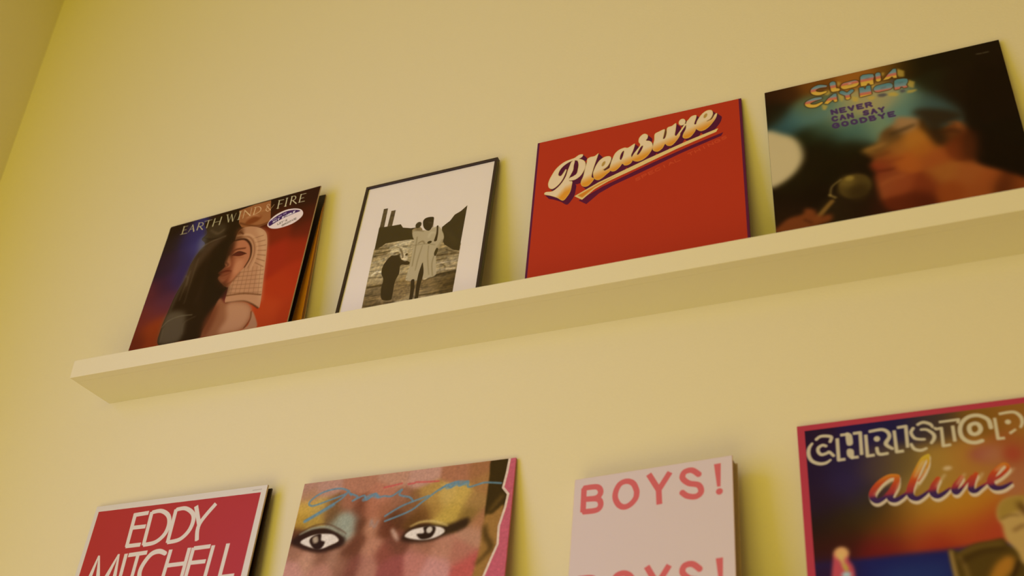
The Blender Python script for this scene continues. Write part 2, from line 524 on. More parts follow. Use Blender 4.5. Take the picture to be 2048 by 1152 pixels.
    for a, b in zip([(0.5819,0.5577),(0.6079,0.5563),(0.6343,0.5525),(0.6610,0.5477),(0.6881,0.5407),(0.7145,0.5359),(0.7387,0.5317)], [(0.5886,0.3857),(0.6168,0.3819),(0.6458,0.3748),(0.6757,0.3675),(0.7055,0.3603),(0.7372,0.3526),(0.7696,0.3418)]):
        c.line([a, b], (134, 84, 50), .002, .55, .001)
    c.line([(0.5626,0.3849,0.0021),(0.6745,0.3719,0.0021),(0.7905,0.3367,0.0020)], (100, 54, 24), .0035, .9, .002)
    c.line([(0.5747,0.3365,0.0021),(0.6780,0.3239,0.0021),(0.7404,0.2942,0.0020),(0.7951,0.2537,0.0020)], (70, 32, 10), .004, .9, .002)
    # face in raking light
    c.poly([(0.5161,0.7602),(0.5678,0.7546),(0.6120,0.7261),(0.6407,0.6589),(0.6438,0.5732),(0.6025,0.5210),(0.5785,0.4804),(0.5546,0.4399),(0.4945,0.4879),(0.4683,0.5237),(0.4869,0.5379),(0.4588,0.5556),(0.4821,0.5750),(0.5001,0.5916),(0.4843,0.6170),(0.4815,0.6910),(0.4848,0.7336)], (172, 100, 62))
    c.poly([(0.4814,0.7455),(0.5122,0.7481),(0.5477,0.5877),(0.5437,0.4426),(0.4807,0.4997),(0.4615,0.5465),(0.4850,0.5722),(0.4974,0.6008),(0.4770,0.6705)], (110, 46, 22), .85, .012)
    c.poly([(0.4537,0.7862),(0.5088,0.7710),(0.5098,0.6942),(0.5087,0.6406),(0.4923,0.6181),(0.4817,0.5625),(0.4863,0.4983),(0.5546,0.4399),(0.5566,0.3985),(0.4537,0.3018),(0.3637,0.5927),(0.3898,0.7156)], (34, 18, 4), .9, .016)
    c.poly([(0.4706,0.5232),(0.4902,0.5371),(0.5252,0.5408),(0.5530,0.5441),(0.5351,0.5069),(0.5089,0.4843)], (150, 84, 50), .55, .004)
    c.poly([(0.5007,0.5893),(0.4985,0.6433),(0.5064,0.6627),(0.5332,0.5915),(0.5192,0.5792)], (176, 108, 68), .6, .004)
    c.line([(0.5138,0.7608,0.0045),(0.5791,0.7515,0.0055),(0.6312,0.6938,0.0055),(0.6500,0.6138,0.0043),(0.6298,0.5506,0.0032)], (56, 24, 8), None, 1, .002)
    c.line([(0.5207,0.7919,0.0045),(0.6037,0.7754,0.0056),(0.6659,0.7059,0.0055),(0.6885,0.6142,0.0043),(0.6726,0.5239,0.0032)], (206, 150, 104), None, .6, .003)
    c.line([(0.5255,0.7752,0.0034),(0.6026,0.7603,0.0033),(0.6513,0.6991,0.0033),(0.6710,0.6188,0.0032),(0.6532,0.5393,0.0021)], (120, 70, 38), None, .7, .002)
    c.line([(0.5085,0.6772,0.0044),(0.5383,0.6930,0.0055),(0.5993,0.6862,0.0044)], (96, 42, 20), None, .95, .002)
    c.line([(0.5345,0.6338,0.0044),(0.5710,0.6326,0.0044),(0.6043,0.6238,0.0033)], (140, 76, 44), None, .6, .003)
    c.poly([(0.5690,0.6034),(0.6100,0.6032),(0.6149,0.5492),(0.5838,0.5154),(0.5608,0.5422)], (192, 122, 80), .6, .008)
    c.line([(0.4818,0.5308,0.0043),(0.5181,0.5300,0.0054),(0.5483,0.5391,0.0032)], (104, 44, 22), None, .8, .003)
    c.line([(0.5294,0.4564,0.0053),(0.5746,0.4762,0.0053),(0.6080,0.5196,0.0043)], (92, 44, 20), None, .6, .005)
    c.poly([(0.5256,0.6576),(0.5598,0.6721),(0.6132,0.6470),(0.5743,0.6393)], (84, 28, 14), .95, .001)
    c.line([(0.5229,0.6561,0.0022),(0.5595,0.6733,0.0033),(0.6172,0.6438,0.0022)], (60, 24, 10), None, .9, .001)
    c.line([(0.4923,0.6181,0.0033),(0.5142,0.5964,0.0033),(0.5014,0.5870,0.0022)], (60, 22, 8), None, .8, .003)
    c.line([(0.4701,0.5528,0.0033),(0.5101,0.5573,0.0043),(0.5491,0.5473,0.0022)], (80, 24, 10), None, .9, .002)
    c.line([(0.4907,0.5181,0.0032),(0.5241,0.5097,0.0032),(0.5491,0.5294,0.0022)], (120, 56, 30), None, .7, .003)
    c.line([(0.5163,0.8076,0.0034),(0.5300,0.8148,0.0045),(0.5572,0.7928,0.0034)], (84, 40, 18), None, .9, .002)
    # shoulder and arm
    c.poly([(0.5226,0.3763),(0.5750,0.3355),(0.6789,0.3207),(0.7365,0.2832),(0.7607,0.2306),(0.7516,0.1649),(0.7166,0.1345),(0.5028,0.1431),(0.4732,0.1738),(0.4963,0.2620)], (140, 82, 48), 1, .004)
    c.poly([(0.5871,0.3286),(0.6801,0.3164),(0.7374,0.2801),(0.7575,0.2313),(0.7413,0.1673),(0.7005,0.1399),(0.5800,0.1503),(0.6068,0.2269)], (182, 124, 84), .9, .012)
    c.poly([(0.4670,0.2588),(0.5214,0.3462),(0.5320,0.2440),(0.5011,0.1483),(0.4727,0.1594)], (104, 48, 22), .8, .012)
    c.poly([(0.7599,0.2405),(0.7910,0.2041),(0.8185,0.1308),(0.7315,0.1331),(0.7619,0.1626)], (164, 110, 74), 1, .002)
    c.line([(0.7578,0.2410,0.0030),(0.7637,0.1911,0.0030),(0.7381,0.1440,0.0030)], (90, 44, 18), None, .9, .002)
    # title
    K = (186, 164, 118)
    for s in ([(0.1044,0.9229,0.0035),(0.1028,0.9743,0.0032)], [(0.0967,0.9741,0.0013),(0.1289,0.9712,0.0013)], [(0.1043,0.9463,0.0013),(0.1263,0.9457,0.0013)], [(0.0925,0.9193,0.0016),(0.1395,0.9171,0.0016)],
              [(0.1475,0.9201,0.0013),(0.1640,0.9694,0.0016)], [(0.1640,0.9694,0.0026),(0.1869,0.9161,0.0035)], [(0.1538,0.9379,0.0013),(0.1779,0.9380,0.0013)],
              [(0.2084,0.9200,0.0035),(0.2087,0.9703,0.0032)], [(0.2017,0.9717,0.0013),(0.2286,0.9671,0.0016),(0.2400,0.9545,0.0026),(0.2356,0.9418,0.0019),(0.2122,0.9431,0.0013)], [(0.2180,0.9437,0.0022),(0.2479,0.9119,0.0029)],
              [(0.2749,0.9166,0.0032),(0.2747,0.9695,0.0032)], [(0.2463,0.9708,0.0013),(0.2979,0.9675,0.0013)],
              [(0.3165,0.9156,0.0035),(0.3170,0.9697,0.0032)], [(0.3610,0.9143,0.0035),(0.3616,0.9686,0.0032)], [(0.3166,0.9419,0.0013),(0.3629,0.9394,0.0013)],
              [(0.4008,0.9718,0.0028),(0.4232,0.9149,0.0031)], [(0.4232,0.9149,0.0012),(0.4306,0.9677,0.0013)], [(0.4306,0.9677,0.0028),(0.4518,0.9122,0.0031)], [(0.4518,0.9122,0.0012),(0.4601,0.9684,0.0013)],
              [(0.4902,0.9134,0.0031),(0.4896,0.9696,0.0031)], [(0.4822,0.9142,0.0012),(0.4985,0.9125,0.0012)], [(0.4790,0.9715,0.0013),(0.4969,0.9693,0.0012)],
              [(0.5191,0.9127,0.0015),(0.5175,0.9701,0.0012)], [(0.3922,0.9743,0.0013),(0.4088,0.9725,0.0013)]):
        c.line(s, K, smooth=len(s) > 2)
    K2 = (206, 160, 112)
    for s in ([(0.5185,0.9164,0.0014),(0.5159,0.9714,0.0014)], [(0.5159,0.9714,0.0024),(0.5655,0.9196,0.0030)], [(0.5655,0.9196,0.0014),(0.5616,0.9756,0.0014)], [(0.5876,0.9192,0.0030),(0.5888,0.9702,0.0027)],
              [(0.5788,0.9725,0.0014),(0.6112,0.9686,0.0017),(0.6292,0.9480,0.0027),(0.6220,0.9283,0.0020),(0.5886,0.9189,0.0014)], [(0.6989,0.9190,0.0020),(0.6656,0.9575,0.0020),(0.6738,0.9679,0.0014),(0.6834,0.9572,0.0013),(0.6678,0.9433,0.0017),(0.6670,0.9284,0.0020),(0.6843,0.9156,0.0017),(0.7013,0.9334,0.0013),(0.7132,0.9534,0.0013)]):
        c.line(s, K2, smooth=len(s) > 2)
    for s in ([(0.7455,0.9169,0.0033),(0.7430,0.9731,0.0030)], [(0.7365,0.9748,0.0013),(0.7711,0.9717,0.0017)], [(0.7451,0.9455,0.0013),(0.7677,0.9445,0.0013)], [(0.7377,0.9176,0.0013),(0.7543,0.9163,0.0013)],
              [(0.7943,0.9174,0.0033),(0.7917,0.9753,0.0030)], [(0.7865,0.9181,0.0013),(0.8021,0.9168,0.0013)], [(0.7845,0.9758,0.0013),(0.7985,0.9749,0.0013)],
              [(0.8247,0.9200,0.0033),(0.8231,0.9769,0.0030)], [(0.8177,0.9775,0.0013),(0.8413,0.9747,0.0017),(0.8498,0.9620,0.0027),(0.8460,0.9487,0.0020),(0.8262,0.9463,0.0013)], [(0.8367,0.9432,0.0023),(0.8639,0.9156,0.0030)],
              [(0.8823,0.9194,0.0033),(0.8815,0.9739,0.0030)], [(0.8773,0.9738,0.0013),(0.9132,0.9716,0.0017)], [(0.8824,0.9444,0.0013),(0.9054,0.9441,0.0013)], [(0.8773,0.9189,0.0013),(0.9159,0.9173,0.0016)]):
        c.line(s, (206, 184, 138), smooth=len(s) > 2)
    # sticker printing
    c.poly(STICKER, (222, 192, 176))
    c.poly([(0.7113,0.8236),(0.7225,0.8391),(0.7567,0.8605),(0.8047,0.8755),(0.8598,0.8725),(0.9058,0.8530),(0.8722,0.8458),(0.8007,0.8306),(0.7564,0.8139),(0.7234,0.8005)], (62, 30, 74))
    c.type('HIT SINGLE', (0.7416, 0.8181), (0.8707, 0.8521), .0105, .0022, (222, 200, 200), skew=.2)
    c.type('INCLUDES THE', (0.7357, 0.8353), (0.8155, 0.8624), .0065, .0013, (190, 160, 180), .8)
    c.type("LET'S", (0.7768, 0.7930), (0.8326, 0.8050), .011, .0018, (110, 96, 80), .9)
    c.type('GROOVE', (0.8085, 0.7749), (0.8922, 0.7998), .011, .0018, (110, 96, 80), .9)
    c.line([(0.7171,0.8482,0.0010),(0.7249,0.8417,0.0010),(0.7355,0.8363,0.0010)], (190, 160, 180), .0016)
    return c

STICKER = [(0.7056,0.8160),(0.7189,0.7942),(0.7410,0.7792),(0.7739,0.7689),(0.8106,0.7665),(0.8632,0.7716),(0.9013,0.7865),(0.9255,0.8096),(0.9273,0.8335),(0.9112,0.8579),(0.8834,0.8744),(0.8447,0.8848),(0.8018,0.8869),(0.7533,0.8740),(0.7198,0.8497)]

def print_photo(asp):
    c = Print(asp, (208, 182, 158), 760)
    D = (62, 46, 16)
    base0 = c.a.copy()
    g = c.tones([(0.204,0.636,130,104,64),(0.278,0.655,150,124,84),(0.412,0.676,170,146,108),(0.263,0.532,150,124,84),(0.225,0.452,165,140,100),(0.195,0.371,130,104,66),(0.198,0.284,104,80,46),(0.216,0.194,100,76,42),(0.362,0.205,118,92,56),(0.407,0.444,150,124,82),(0.438,0.316,120,92,52),(0.446,0.229,126,98,58),(0.643,0.270,118,90,50),(0.724,0.209,92,68,32),(0.791,0.236,70,50,18),(0.778,0.323,78,56,24),(0.731,0.403,150,126,88),(0.785,0.425,160,134,98),(0.709,0.549,128,104,66),(0.752,0.503,120,96,58),(0.657,0.183,140,114,74),(0.798,0.185,90,66,30),(0.519,0.146,150,124,86),(0.519,0.668,150,124,84)], .05)
    area = c.m_poly([(0.1760,0.6798),(0.2668,0.7126),(0.4512,0.7123),(0.6537,0.6701),(0.8221,0.5737),(0.8196,0.1592),(0.8193,-0.0072),(0.1847,0.0921)], False)
    c.a = c.a * (1 - area[..., None]) + g * area[..., None]
    c.poly([(0.1799,1.0472),(0.2122,1.0453),(0.2150,0.8710),(0.1962,0.8050),(0.1808,0.8278)], (84, 64, 36), smooth=False)
    c.poly([(0.2438,1.0123),(0.2774,1.0110),(0.2759,0.8647),(0.2398,0.8646)], (84, 64, 36), smooth=False)
    c.poly([(0.1769,0.8761),(0.2092,0.8725),(0.2693,0.8664),(0.3416,0.8636),(0.3635,0.8277),(0.4276,0.8055),(0.4819,0.8016),(0.5225,0.7401),(0.5019,0.6811),(0.4492,0.7018),(0.3445,0.7097),(0.2591,0.7127),(0.1965,0.6748),(0.1801,0.6788)], D, smooth=False)
    c.poly([(0.6618,0.7549),(0.6895,0.7799),(0.7132,0.7968),(0.7399,0.8456),(0.7817,0.8670),(0.8225,0.9076),(0.8174,0.5130),(0.7695,0.5336),(0.7020,0.5948),(0.6691,0.6661)], D, smooth=False)
    c.line([(0.6640,0.7497,0.0025),(0.7280,0.6693,0.0083),(0.7843,0.5832,0.0082)], (82, 62, 28), None, .5, .01)
    # rows of broken stone
    for s, col in (([(0.1883,0.6768,0.0069),(0.2992,0.6632,0.0052),(0.4476,0.6446,0.0034)], (86, 66, 32)), ([(0.1877,0.6403,0.0052),(0.2508,0.6340,0.0086),(0.3580,0.6350,0.0043)], (90, 70, 36)),
                   ([(0.2992,0.6632,0.0069),(0.3877,0.6824,0.0086),(0.4481,0.6855,0.0068)], (184, 160, 122)), ([(0.1803,0.5603,0.0051),(0.2493,0.5619,0.0060),(0.2920,0.5786,0.0042)], (176, 152, 112)),
                   ([(0.2027,0.4479,0.0067),(0.2434,0.4739,0.0067),(0.2964,0.4351,0.0067)], (196, 172, 136)), ([(0.1873,0.4294,0.0034),(0.2850,0.4158,0.0033)], (86, 64, 32)),
                   ([(0.1920,0.3496,0.0083),(0.2911,0.3447,0.0099)], (64, 46, 18)), ([(0.1996,0.2746,0.0058),(0.3075,0.2594,0.0057)], (92, 70, 38)),
                   ([(0.3805,0.3461,0.0049),(0.4700,0.3429,0.0049)], (90, 68, 34)), ([(0.3952,0.4297,0.0074),(0.4697,0.4298,0.0074)], (160, 134, 94)), ([(0.3939,0.4784,0.0042),(0.4602,0.4848,0.0041)], (104, 82, 46)),
                   ([(0.5981,0.3223,0.0064),(0.6752,0.3388,0.0112),(0.8187,0.3396,0.0143)], (64, 46, 18)), ([(0.6632,0.5110,0.0074),(0.7377,0.5017,0.0065),(0.8147,0.4961,0.0049)], (82, 60, 28)),
                   ([(0.6695,0.4699,0.0057),(0.7349,0.4717,0.0041)], (84, 62, 30)), ([(0.6834,0.3798,0.0072),(0.7413,0.3791,0.0080),(0.8076,0.3678,0.0064)], (170, 144, 108)), ([(0.7128,0.4247,0.0040),(0.7387,0.3970,0.0040)], (84, 62, 30)),
                   ([(0.6737,0.4427,0.0057),(0.8055,0.4329,0.0056)], (176, 150, 114)), ([(0.5822,0.1990,0.0047),(0.6976,0.1944,0.0047),(0.7831,0.1921,0.0039)], (70, 50, 20)), ([(0.4107,0.1820,0.0064),(0.4986,0.1797,0.0064)], (170, 144, 106)),
                   ([(0.6000,0.1784,0.0063),(0.7290,0.1750,0.0062)], (158, 132, 94)), ([(0.1942,0.1906,0.0041),(0.3211,0.1887,0.0040),(0.4175,0.1847,0.0040)], (72, 52, 24)), ([(0.7541,0.2445,0.0141),(0.8103,0.2485,0.0157)], (64, 46, 18)),
                   ([(0.1853,0.6135,0.0043),(0.2849,0.6166,0.0043)], (84, 62, 30)), ([(0.7241,0.5448,0.0057),(0.7960,0.5007,0.0049)], (90, 68, 36))):
        c.line(s, col, None, .85, .002)
    # far figure, then the woman in the pale coat
    c.poly([(0.4396,0.7800),(0.4627,0.8019),(0.4978,0.7975),(0.5193,0.7594),(0.4956,0.7194),(0.4575,0.7199)], (128, 102, 62))
    c.dot((0.4802, 0.8207), .022, .027, D, 1, .001)
    c.poly([(0.4508,0.7817),(0.4872,0.7695),(0.5264,0.7622),(0.5655,0.7549),(0.5952,0.7675),(0.6392,0.7653),(0.6706,0.7158),(0.6898,0.6518),(0.6665,0.5857),(0.6536,0.5355),(0.6675,0.4355),(0.6799,0.3462),(0.6332,0.3296),(0.5898,0.3285),(0.5723,0.4581),(0.5669,0.4682),(0.5544,0.3306),(0.4774,0.3430),(0.4646,0.3658),(0.4757,0.4811),(0.4746,0.5973),(0.4719,0.6795),(0.4519,0.7305)], (164, 140, 102), 1, .001)
    for s in ([(0.4892,0.7118,0.0034),(0.4926,0.6018,0.0034),(0.4944,0.4591,0.0033)], [(0.5411,0.6259,0.0025),(0.5285,0.5215,0.0033),(0.5237,0.4172,0.0025)], [(0.5879,0.6143,0.0025),(0.5979,0.5048,0.0025),(0.6287,0.3581,0.0024)], [(0.5067,0.6526,0.0051),(0.5350,0.6637,0.0059),(0.5537,0.6408,0.0042)], [(0.6410,0.5120,0.0033),(0.6372,0.4427,0.0033),(0.6565,0.3431,0.0032)],
              [(0.4744,0.6425,0.0025),(0.5701,0.6322,0.0025),(0.6336,0.6074,0.0025)]):
        c.line(s, (112, 88, 52), None, .7, .003)
    c.line([(0.5758,0.6898,0.0084),(0.5855,0.7240,0.0102),(0.6168,0.7160,0.0051)], (184, 160, 124), None, .6, .004)
    c.dot((0.5896, 0.6409), .016, .012, D)
    c.line([(0.6267,0.7732,0.0060),(0.6339,0.7116,0.0068),(0.6309,0.6486,0.0109)], (60, 42, 14))
    c.line([(0.6811,0.6360,0.0083),(0.6588,0.5876,0.0075),(0.6461,0.5507,0.0058)], (150, 124, 86), None, .9, .002)
    c.poly([(0.6495,0.5766),(0.6631,0.5598),(0.6525,0.5092),(0.6382,0.5304)], D)
    c.poly([(0.5106,0.8503),(0.5314,0.8730),(0.5821,0.8661),(0.5901,0.8293),(0.5898,0.7828),(0.5703,0.7481),(0.5396,0.7653),(0.5185,0.8014)], (56, 40, 14))
    c.line([(0.5669,0.4682,0.0025),(0.5703,0.3803,0.0179),(0.5676,0.2866,0.0144),(0.5709,0.2015,0.0119),(0.5707,0.1599,0.0134)], (56, 40, 14))
    c.line([(0.5198,0.3316,0.0129),(0.5296,0.2612,0.0136),(0.5318,0.1766,0.0119),(0.5197,0.1626,0.0119)], (56, 40, 14))
    # the small child holding her hand
    c.poly([(0.3174,0.5860),(0.3490,0.6009),(0.3848,0.5922),(0.4058,0.5377),(0.4640,0.5060),(0.4649,0.4793),(0.4074,0.4867),(0.4085,0.4178),(0.3905,0.3524),(0.3925,0.2407),(0.3845,0.2045),(0.3221,0.2223),(0.2989,0.3041),(0.2988,0.3907),(0.2748,0.4489),(0.2743,0.5111),(0.2956,0.5598)], (56, 40, 13))
    c.dot((0.3561, 0.6246), .050, .040, (184, 158, 116), 1, .003)
    c.line([(0.3410,0.6029,0.0076),(0.3632,0.6065,0.0076),(0.3873,0.5781,0.0059)], (84, 62, 30), None, .8, .004)
    c.poly([(0.3856,0.5875),(0.4195,0.5882),(0.4505,0.5404),(0.4361,0.5153),(0.4011,0.5434)], (186, 160, 122), .9, .003)
    c.dot((0.4351, 0.5727), .010, .010, (72, 52, 22))
    c.line([(0.4431,0.6050,0.0059),(0.4599,0.5381,0.0067)], (140, 114, 74), None, .8, .003)
    c.line([(0.3820,0.6291,0.0051),(0.4014,0.5881,0.0059),(0.4112,0.5499,0.0050)], (96, 72, 38), None, .85, .002)
    c.line([(0.3260,0.6429,0.0034),(0.3506,0.6550,0.0043),(0.3806,0.6367,0.0034)], (110, 86, 50), None, .7, .002)
    c.line([(0.5544,0.8247,0.0034),(0.5836,0.8077,0.0043),(0.5913,0.7732,0.0043)], (104, 82, 48), None, .7, .002)
    c.line([(0.4556,0.7758,0.0043),(0.4872,0.7695,0.0052),(0.5280,0.7526,0.0043)], (110, 86, 52), None, .6, .002)
    rs = np.random.RandomState(7)
    coat = c.m_poly([(0.4508,0.7817),(0.5177,0.7691),(0.5952,0.7675),(0.6392,0.7653),(0.6729,0.7153),(0.6898,0.6518),(0.6665,0.5857),(0.6536,0.5355),(0.6799,0.3462),(0.5898,0.3285),(0.5723,0.4581),(0.5544,0.3306),(0.4774,0.3430),(0.4757,0.4811),(0.4719,0.6795),(0.4519,0.7305)], False)
    n1 = soften(rs.normal(0, 1, (c.H, c.W)), 5.); n1 /= n1.std()
    n2 = soften(rs.normal(0, 1, (c.H, c.W)), 2.); n2 /= n2.std()
    n3 = rs.normal(0, 1, (c.H, c.W)); n3 = box_blur(n3, 3)
    n3 = np.roll(n3, 0, 0); k = np.ones(41) / 41
    n3 = np.apply_along_axis(lambda r: np.convolve(r, k, 'same'), 1, n3); n3 /= n3.std()
    dark = (c.a.mean(2) < 172) & ~((coat > .5) | (np.abs(c.a.mean(2) - 38) < 8))
    c.a = c.a * (1 + (dark * (.06 * n1 + .04 * n2 + .07 * n3 * area))[..., None])
    inside = c.m_poly([(0.1628,1.1030),(0.8177,0.9610),(0.8245,0.9099),(0.8196,0.1592),(0.8216,0.0003),(0.1856,0.0878),(0.1861,0.1755)], False)[..., None]
    c.a = base0 * (1 - inside) + c.a * inside
    return c

def print_script(asp):
    c = Print(asp, (166, 45, 22), 1000)
    m = c.none(); m[:, :int(.011 * c.W)] = 1; c.ink(m, (86, 24, 50))
    m = c.none(); m[:, -int(.012 * c.W):] = 1; c.ink(m, (84, 22, 48))
    L = c.m_poly([(0.2393,0.8531),(0.2197,0.8546),(0.1994,0.8411),(0.1788,0.8365),(0.1504,0.8289),(0.1251,0.8116),(0.1054,0.7892),(0.0914,0.7619),(0.0800,0.7340),(0.0736,0.7049),(0.0779,0.6781),(0.0924,0.6630),(0.1078,0.6656),(0.1274,0.6826),(0.1440,0.7087),(0.1553,0.7399),(0.1619,0.7698),(0.1559,0.7750),(0.1465,0.7568),(0.1345,0.7388),(0.1232,0.7461),(0.1246,0.7664),(0.1368,0.7908),(0.1567,0.8096),(0.1796,0.8212),(0.2003,0.8233),(0.2209,0.8279),(0.2374,0.8371)])
    L = np.maximum(L, c.m_poly([(0.1837,0.8176),(0.2004,0.8215),(0.1969,0.7876),(0.1956,0.7603),(0.1866,0.7353),(0.1775,0.7104),(0.1811,0.6924),(0.1948,0.6852),(0.1936,0.6585),(0.1896,0.6260),(0.1783,0.5990),(0.1556,0.5726),(0.1247,0.5983),(0.0899,0.6209),(0.0599,0.6366),(0.0646,0.6512),(0.0959,0.6478),(0.1159,0.6593),(0.1353,0.6805),(0.1495,0.7038),(0.1609,0.7315),(0.1671,0.7614),(0.1758,0.7937)]))
    L = np.maximum(L, c.m_stroke([(0.1948,0.8284,0.0043),(0.2186,0.8215,0.0073),(0.2367,0.7936,0.0169),(0.2365,0.7591,0.0180),(0.2257,0.7243,0.0143),(0.2060,0.7076,0.0143),(0.1882,0.7041,0.0113)]))
    L = np.maximum(L, c.m_poly([(0.2630,0.8140),(0.2781,0.8236),(0.2987,0.8239),(0.3175,0.8373),(0.3143,0.8183),(0.3054,0.7809),(0.2966,0.7421),(0.2904,0.7063),(0.2899,0.6861),(0.3017,0.6761),(0.2948,0.6571),(0.2755,0.6356),(0.2553,0.6343),(0.2407,0.6490),(0.2378,0.6734),(0.2471,0.7047),(0.2551,0.7573),(0.2613,0.7936)]))
    L = np.maximum(L, c.m_poly([(0.3003,0.6798),(0.2953,0.7117),(0.3018,0.7406),(0.3111,0.7655),(0.3256,0.7889),(0.3481,0.8032),(0.3711,0.8025),(0.3822,0.7864),(0.3773,0.7603),(0.3654,0.7363),(0.3506,0.7227),(0.3510,0.7124),(0.3709,0.7211),(0.3882,0.7332),(0.3790,0.7018),(0.3619,0.6856),(0.3423,0.6675),(0.3250,0.6588),(0.3097,0.6654)]))
    L = np.maximum(L, c.m_poly([(0.3759,0.7129),(0.3787,0.7461),(0.3879,0.7813),(0.3998,0.8125),(0.4196,0.8311),(0.4448,0.8376),(0.4626,0.8323),(0.4906,0.8491),(0.4958,0.8434),(0.4882,0.8074),(0.4787,0.7757),(0.4854,0.7463),(0.4794,0.7269),(0.4647,0.7175),(0.4472,0.7191),(0.4369,0.7323),(0.4248,0.7153),(0.4052,0.6971),(0.3877,0.6967)]))
    L = np.maximum(L, c.m_poly([(0.4790,0.7533),(0.4886,0.7796),(0.5033,0.8029),(0.5205,0.8325),(0.5127,0.8558),(0.5150,0.8797),(0.5274,0.8971),(0.5425,0.9020),(0.5572,0.8880),(0.5558,0.8673),(0.5491,0.8546),(0.5654,0.8469),(0.5780,0.8293),(0.5811,0.8007),(0.5732,0.7755),(0.5561,0.7490),(0.5340,0.7316),(0.5093,0.7268),(0.4892,0.7377)]))
    L = np.maximum(L, c.m_poly([(0.5903,0.8843),(0.6102,0.8958),(0.6382,0.9027),(0.6356,0.8711),(0.6306,0.8412),(0.6400,0.8454),(0.6463,0.8714),(0.6502,0.9082),(0.6726,0.9153),(0.6931,0.9267),(0.6901,0.8790),(0.6864,0.8504),(0.6942,0.8428),(0.7106,0.8587),(0.7088,0.8349),(0.6889,0.8022),(0.6692,0.7841),(0.6496,0.7899),(0.6398,0.8032),(0.6275,0.7793),(0.6078,0.7646),(0.5905,0.7697),(0.5806,0.7863),(0.5830,0.8174),(0.5879,0.8472)]))
    L = np.maximum(L, c.m_stroke([(0.6732,0.7953,0.0075),(0.6981,0.8395,0.0058),(0.7206,0.8780,0.0047),(0.7358,0.9049,0.0053)]))
    L = np.maximum(L, c.m_dot((0.7213, 0.9253), .0165, .0225))
    L = np.maximum(L, c.m_poly([(0.7409,0.9174),(0.7510,0.9336),(0.7661,0.9512),(0.7871,0.9531),(0.7892,0.9375),(0.7786,0.8950),(0.7894,0.8882),(0.7838,0.8515),(0.7687,0.8250),(0.7538,0.8116),(0.7344,0.8106),(0.7224,0.8246),(0.7264,0.8483),(0.7378,0.8762)]))
    L = np.maximum(L, c.m_poly([(0.7853,0.8650),(0.7885,0.9025),(0.8026,0.9333),(0.8203,0.9561),(0.8402,0.9675),(0.8597,0.9637),(0.8669,0.9447),(0.8631,0.9170),(0.8529,0.8981),(0.8628,0.9065),(0.8757,0.9306),(0.8860,0.9344),(0.8802,0.9052),(0.8644,0.8780),(0.8468,0.8557),(0.8271,0.8410),(0.8077,0.8383),(0.7934,0.8496)]))
    H = c.m_dot((0.2083, 0.7653), .0095, .0285, -.12)
    H = np.maximum(H, c.m_poly([(0.4428,0.8138),(0.4384,0.7839),(0.4300,0.7616),(0.4240,0.7702),(0.4280,0.7973),(0.4377,0.8153)]))
    H = np.maximum(H, c.m_poly([(0.5344,0.8221),(0.5284,0.7990),(0.5149,0.7737),(0.5062,0.7738),(0.5134,0.7965),(0.5256,0.8206)]))
    e1 = c.m_dot((0.3449, 0.7592), .0075, .0165, -.35)
    e1 = np.maximum(e1, c.m_dot((0.8315, 0.9341), .0075, .0155, -.35))
    cuts = c.m_stroke([(0.3457,0.7197,0.0021),(0.3631,0.7267,0.0029),(0.3776,0.7499,0.0021)])
    cuts = np.maximum(cuts, c.m_stroke([(0.8383,0.8956,0.0015),(0.8567,0.9056,0.0026),(0.8684,0.9318,0.0017)]))
    cuts = np.maximum(cuts, c.m_stroke([(0.6432,0.9040,0.0015),(0.6401,0.8698,0.0041),(0.6331,0.8440,0.0012)]))
    cuts = np.maximum(cuts, c.m_stroke([(0.1358,0.7391,0.0012),(0.1512,0.7659,0.0009),(0.1747,0.8149,0.0009)]))
    L = L * (1 - H)
    U = c.m_poly([(0.2099,0.5863),(0.3248,0.6446),(0.5563,0.7310),(0.7400,0.7920),(0.8879,0.8332),(0.8783,0.8124),(0.6940,0.7557),(0.5105,0.6871),(0.3719,0.6379),(0.3073,0.6056),(0.2484,0.5533)], False)
    sh = np.zeros_like(L)
    off = (0.0213, -0.0310)
    for k in range(1, 9):
        sh = np.maximum(sh, c.shift(np.maximum(L, 0), off[0] * k / 8, off[1] * k / 8))
    c.ink(sh, (78, 18, 44))
    c.ink(c.shift(U, off[0] * 1.05, off[1] * 1.05), (84, 18, 44))
    # cream to orange down the letters
    Y, X = np.mgrid[0:c.H, 0:c.W] / c.W
    (ax, ay), (bx, by) = [(0.2494,0.6363),(0.8318,0.8415)]
    n = np.array([-(by - ay), bx - ax]); n /= np.hypot(*n)
    d = (X - ax) * n[0] + (Y - ay) * n[1]
    d = d + np.clip(.16 - X, 0, .1) * .9
    t = np.clip((d - .016) / .045, 0, 1)[..., None]
    grad = np.array((204, 128, 38)) * (1 - t) + np.array((212, 178, 140)) * t
    edge = L - np.clip(soften(L, 2.2) * 2.6 - 1.6, 0, 1)
    c.a = c.a * (1 - L[..., None]) + grad * L[..., None]
    c.ink(np.clip(edge, 0, 1), (196, 166, 84), .75)
    c.ink(H * (c.m_dot((0.2083, 0.7653), .02, .04) > 0), (78, 20, 34))
    c.ink(e1, (160, 116, 48), .9, .001)
    c.ink(cuts, (100, 62, 24), .9, .001)
    c.ink(U, (206, 170, 108))
    c.poly([(0.2256,0.5853),(0.3251,0.6345),(0.4179,0.6672),(0.3069,0.6163),(0.2487,0.5668)], (192, 108, 28), .95, .002, False)
    c.type('SPECIAL THINGS', (0.5046, 0.6026), (0.9253, 0.7578), .017, .0022, (192, 76, 40), .55)
    return c

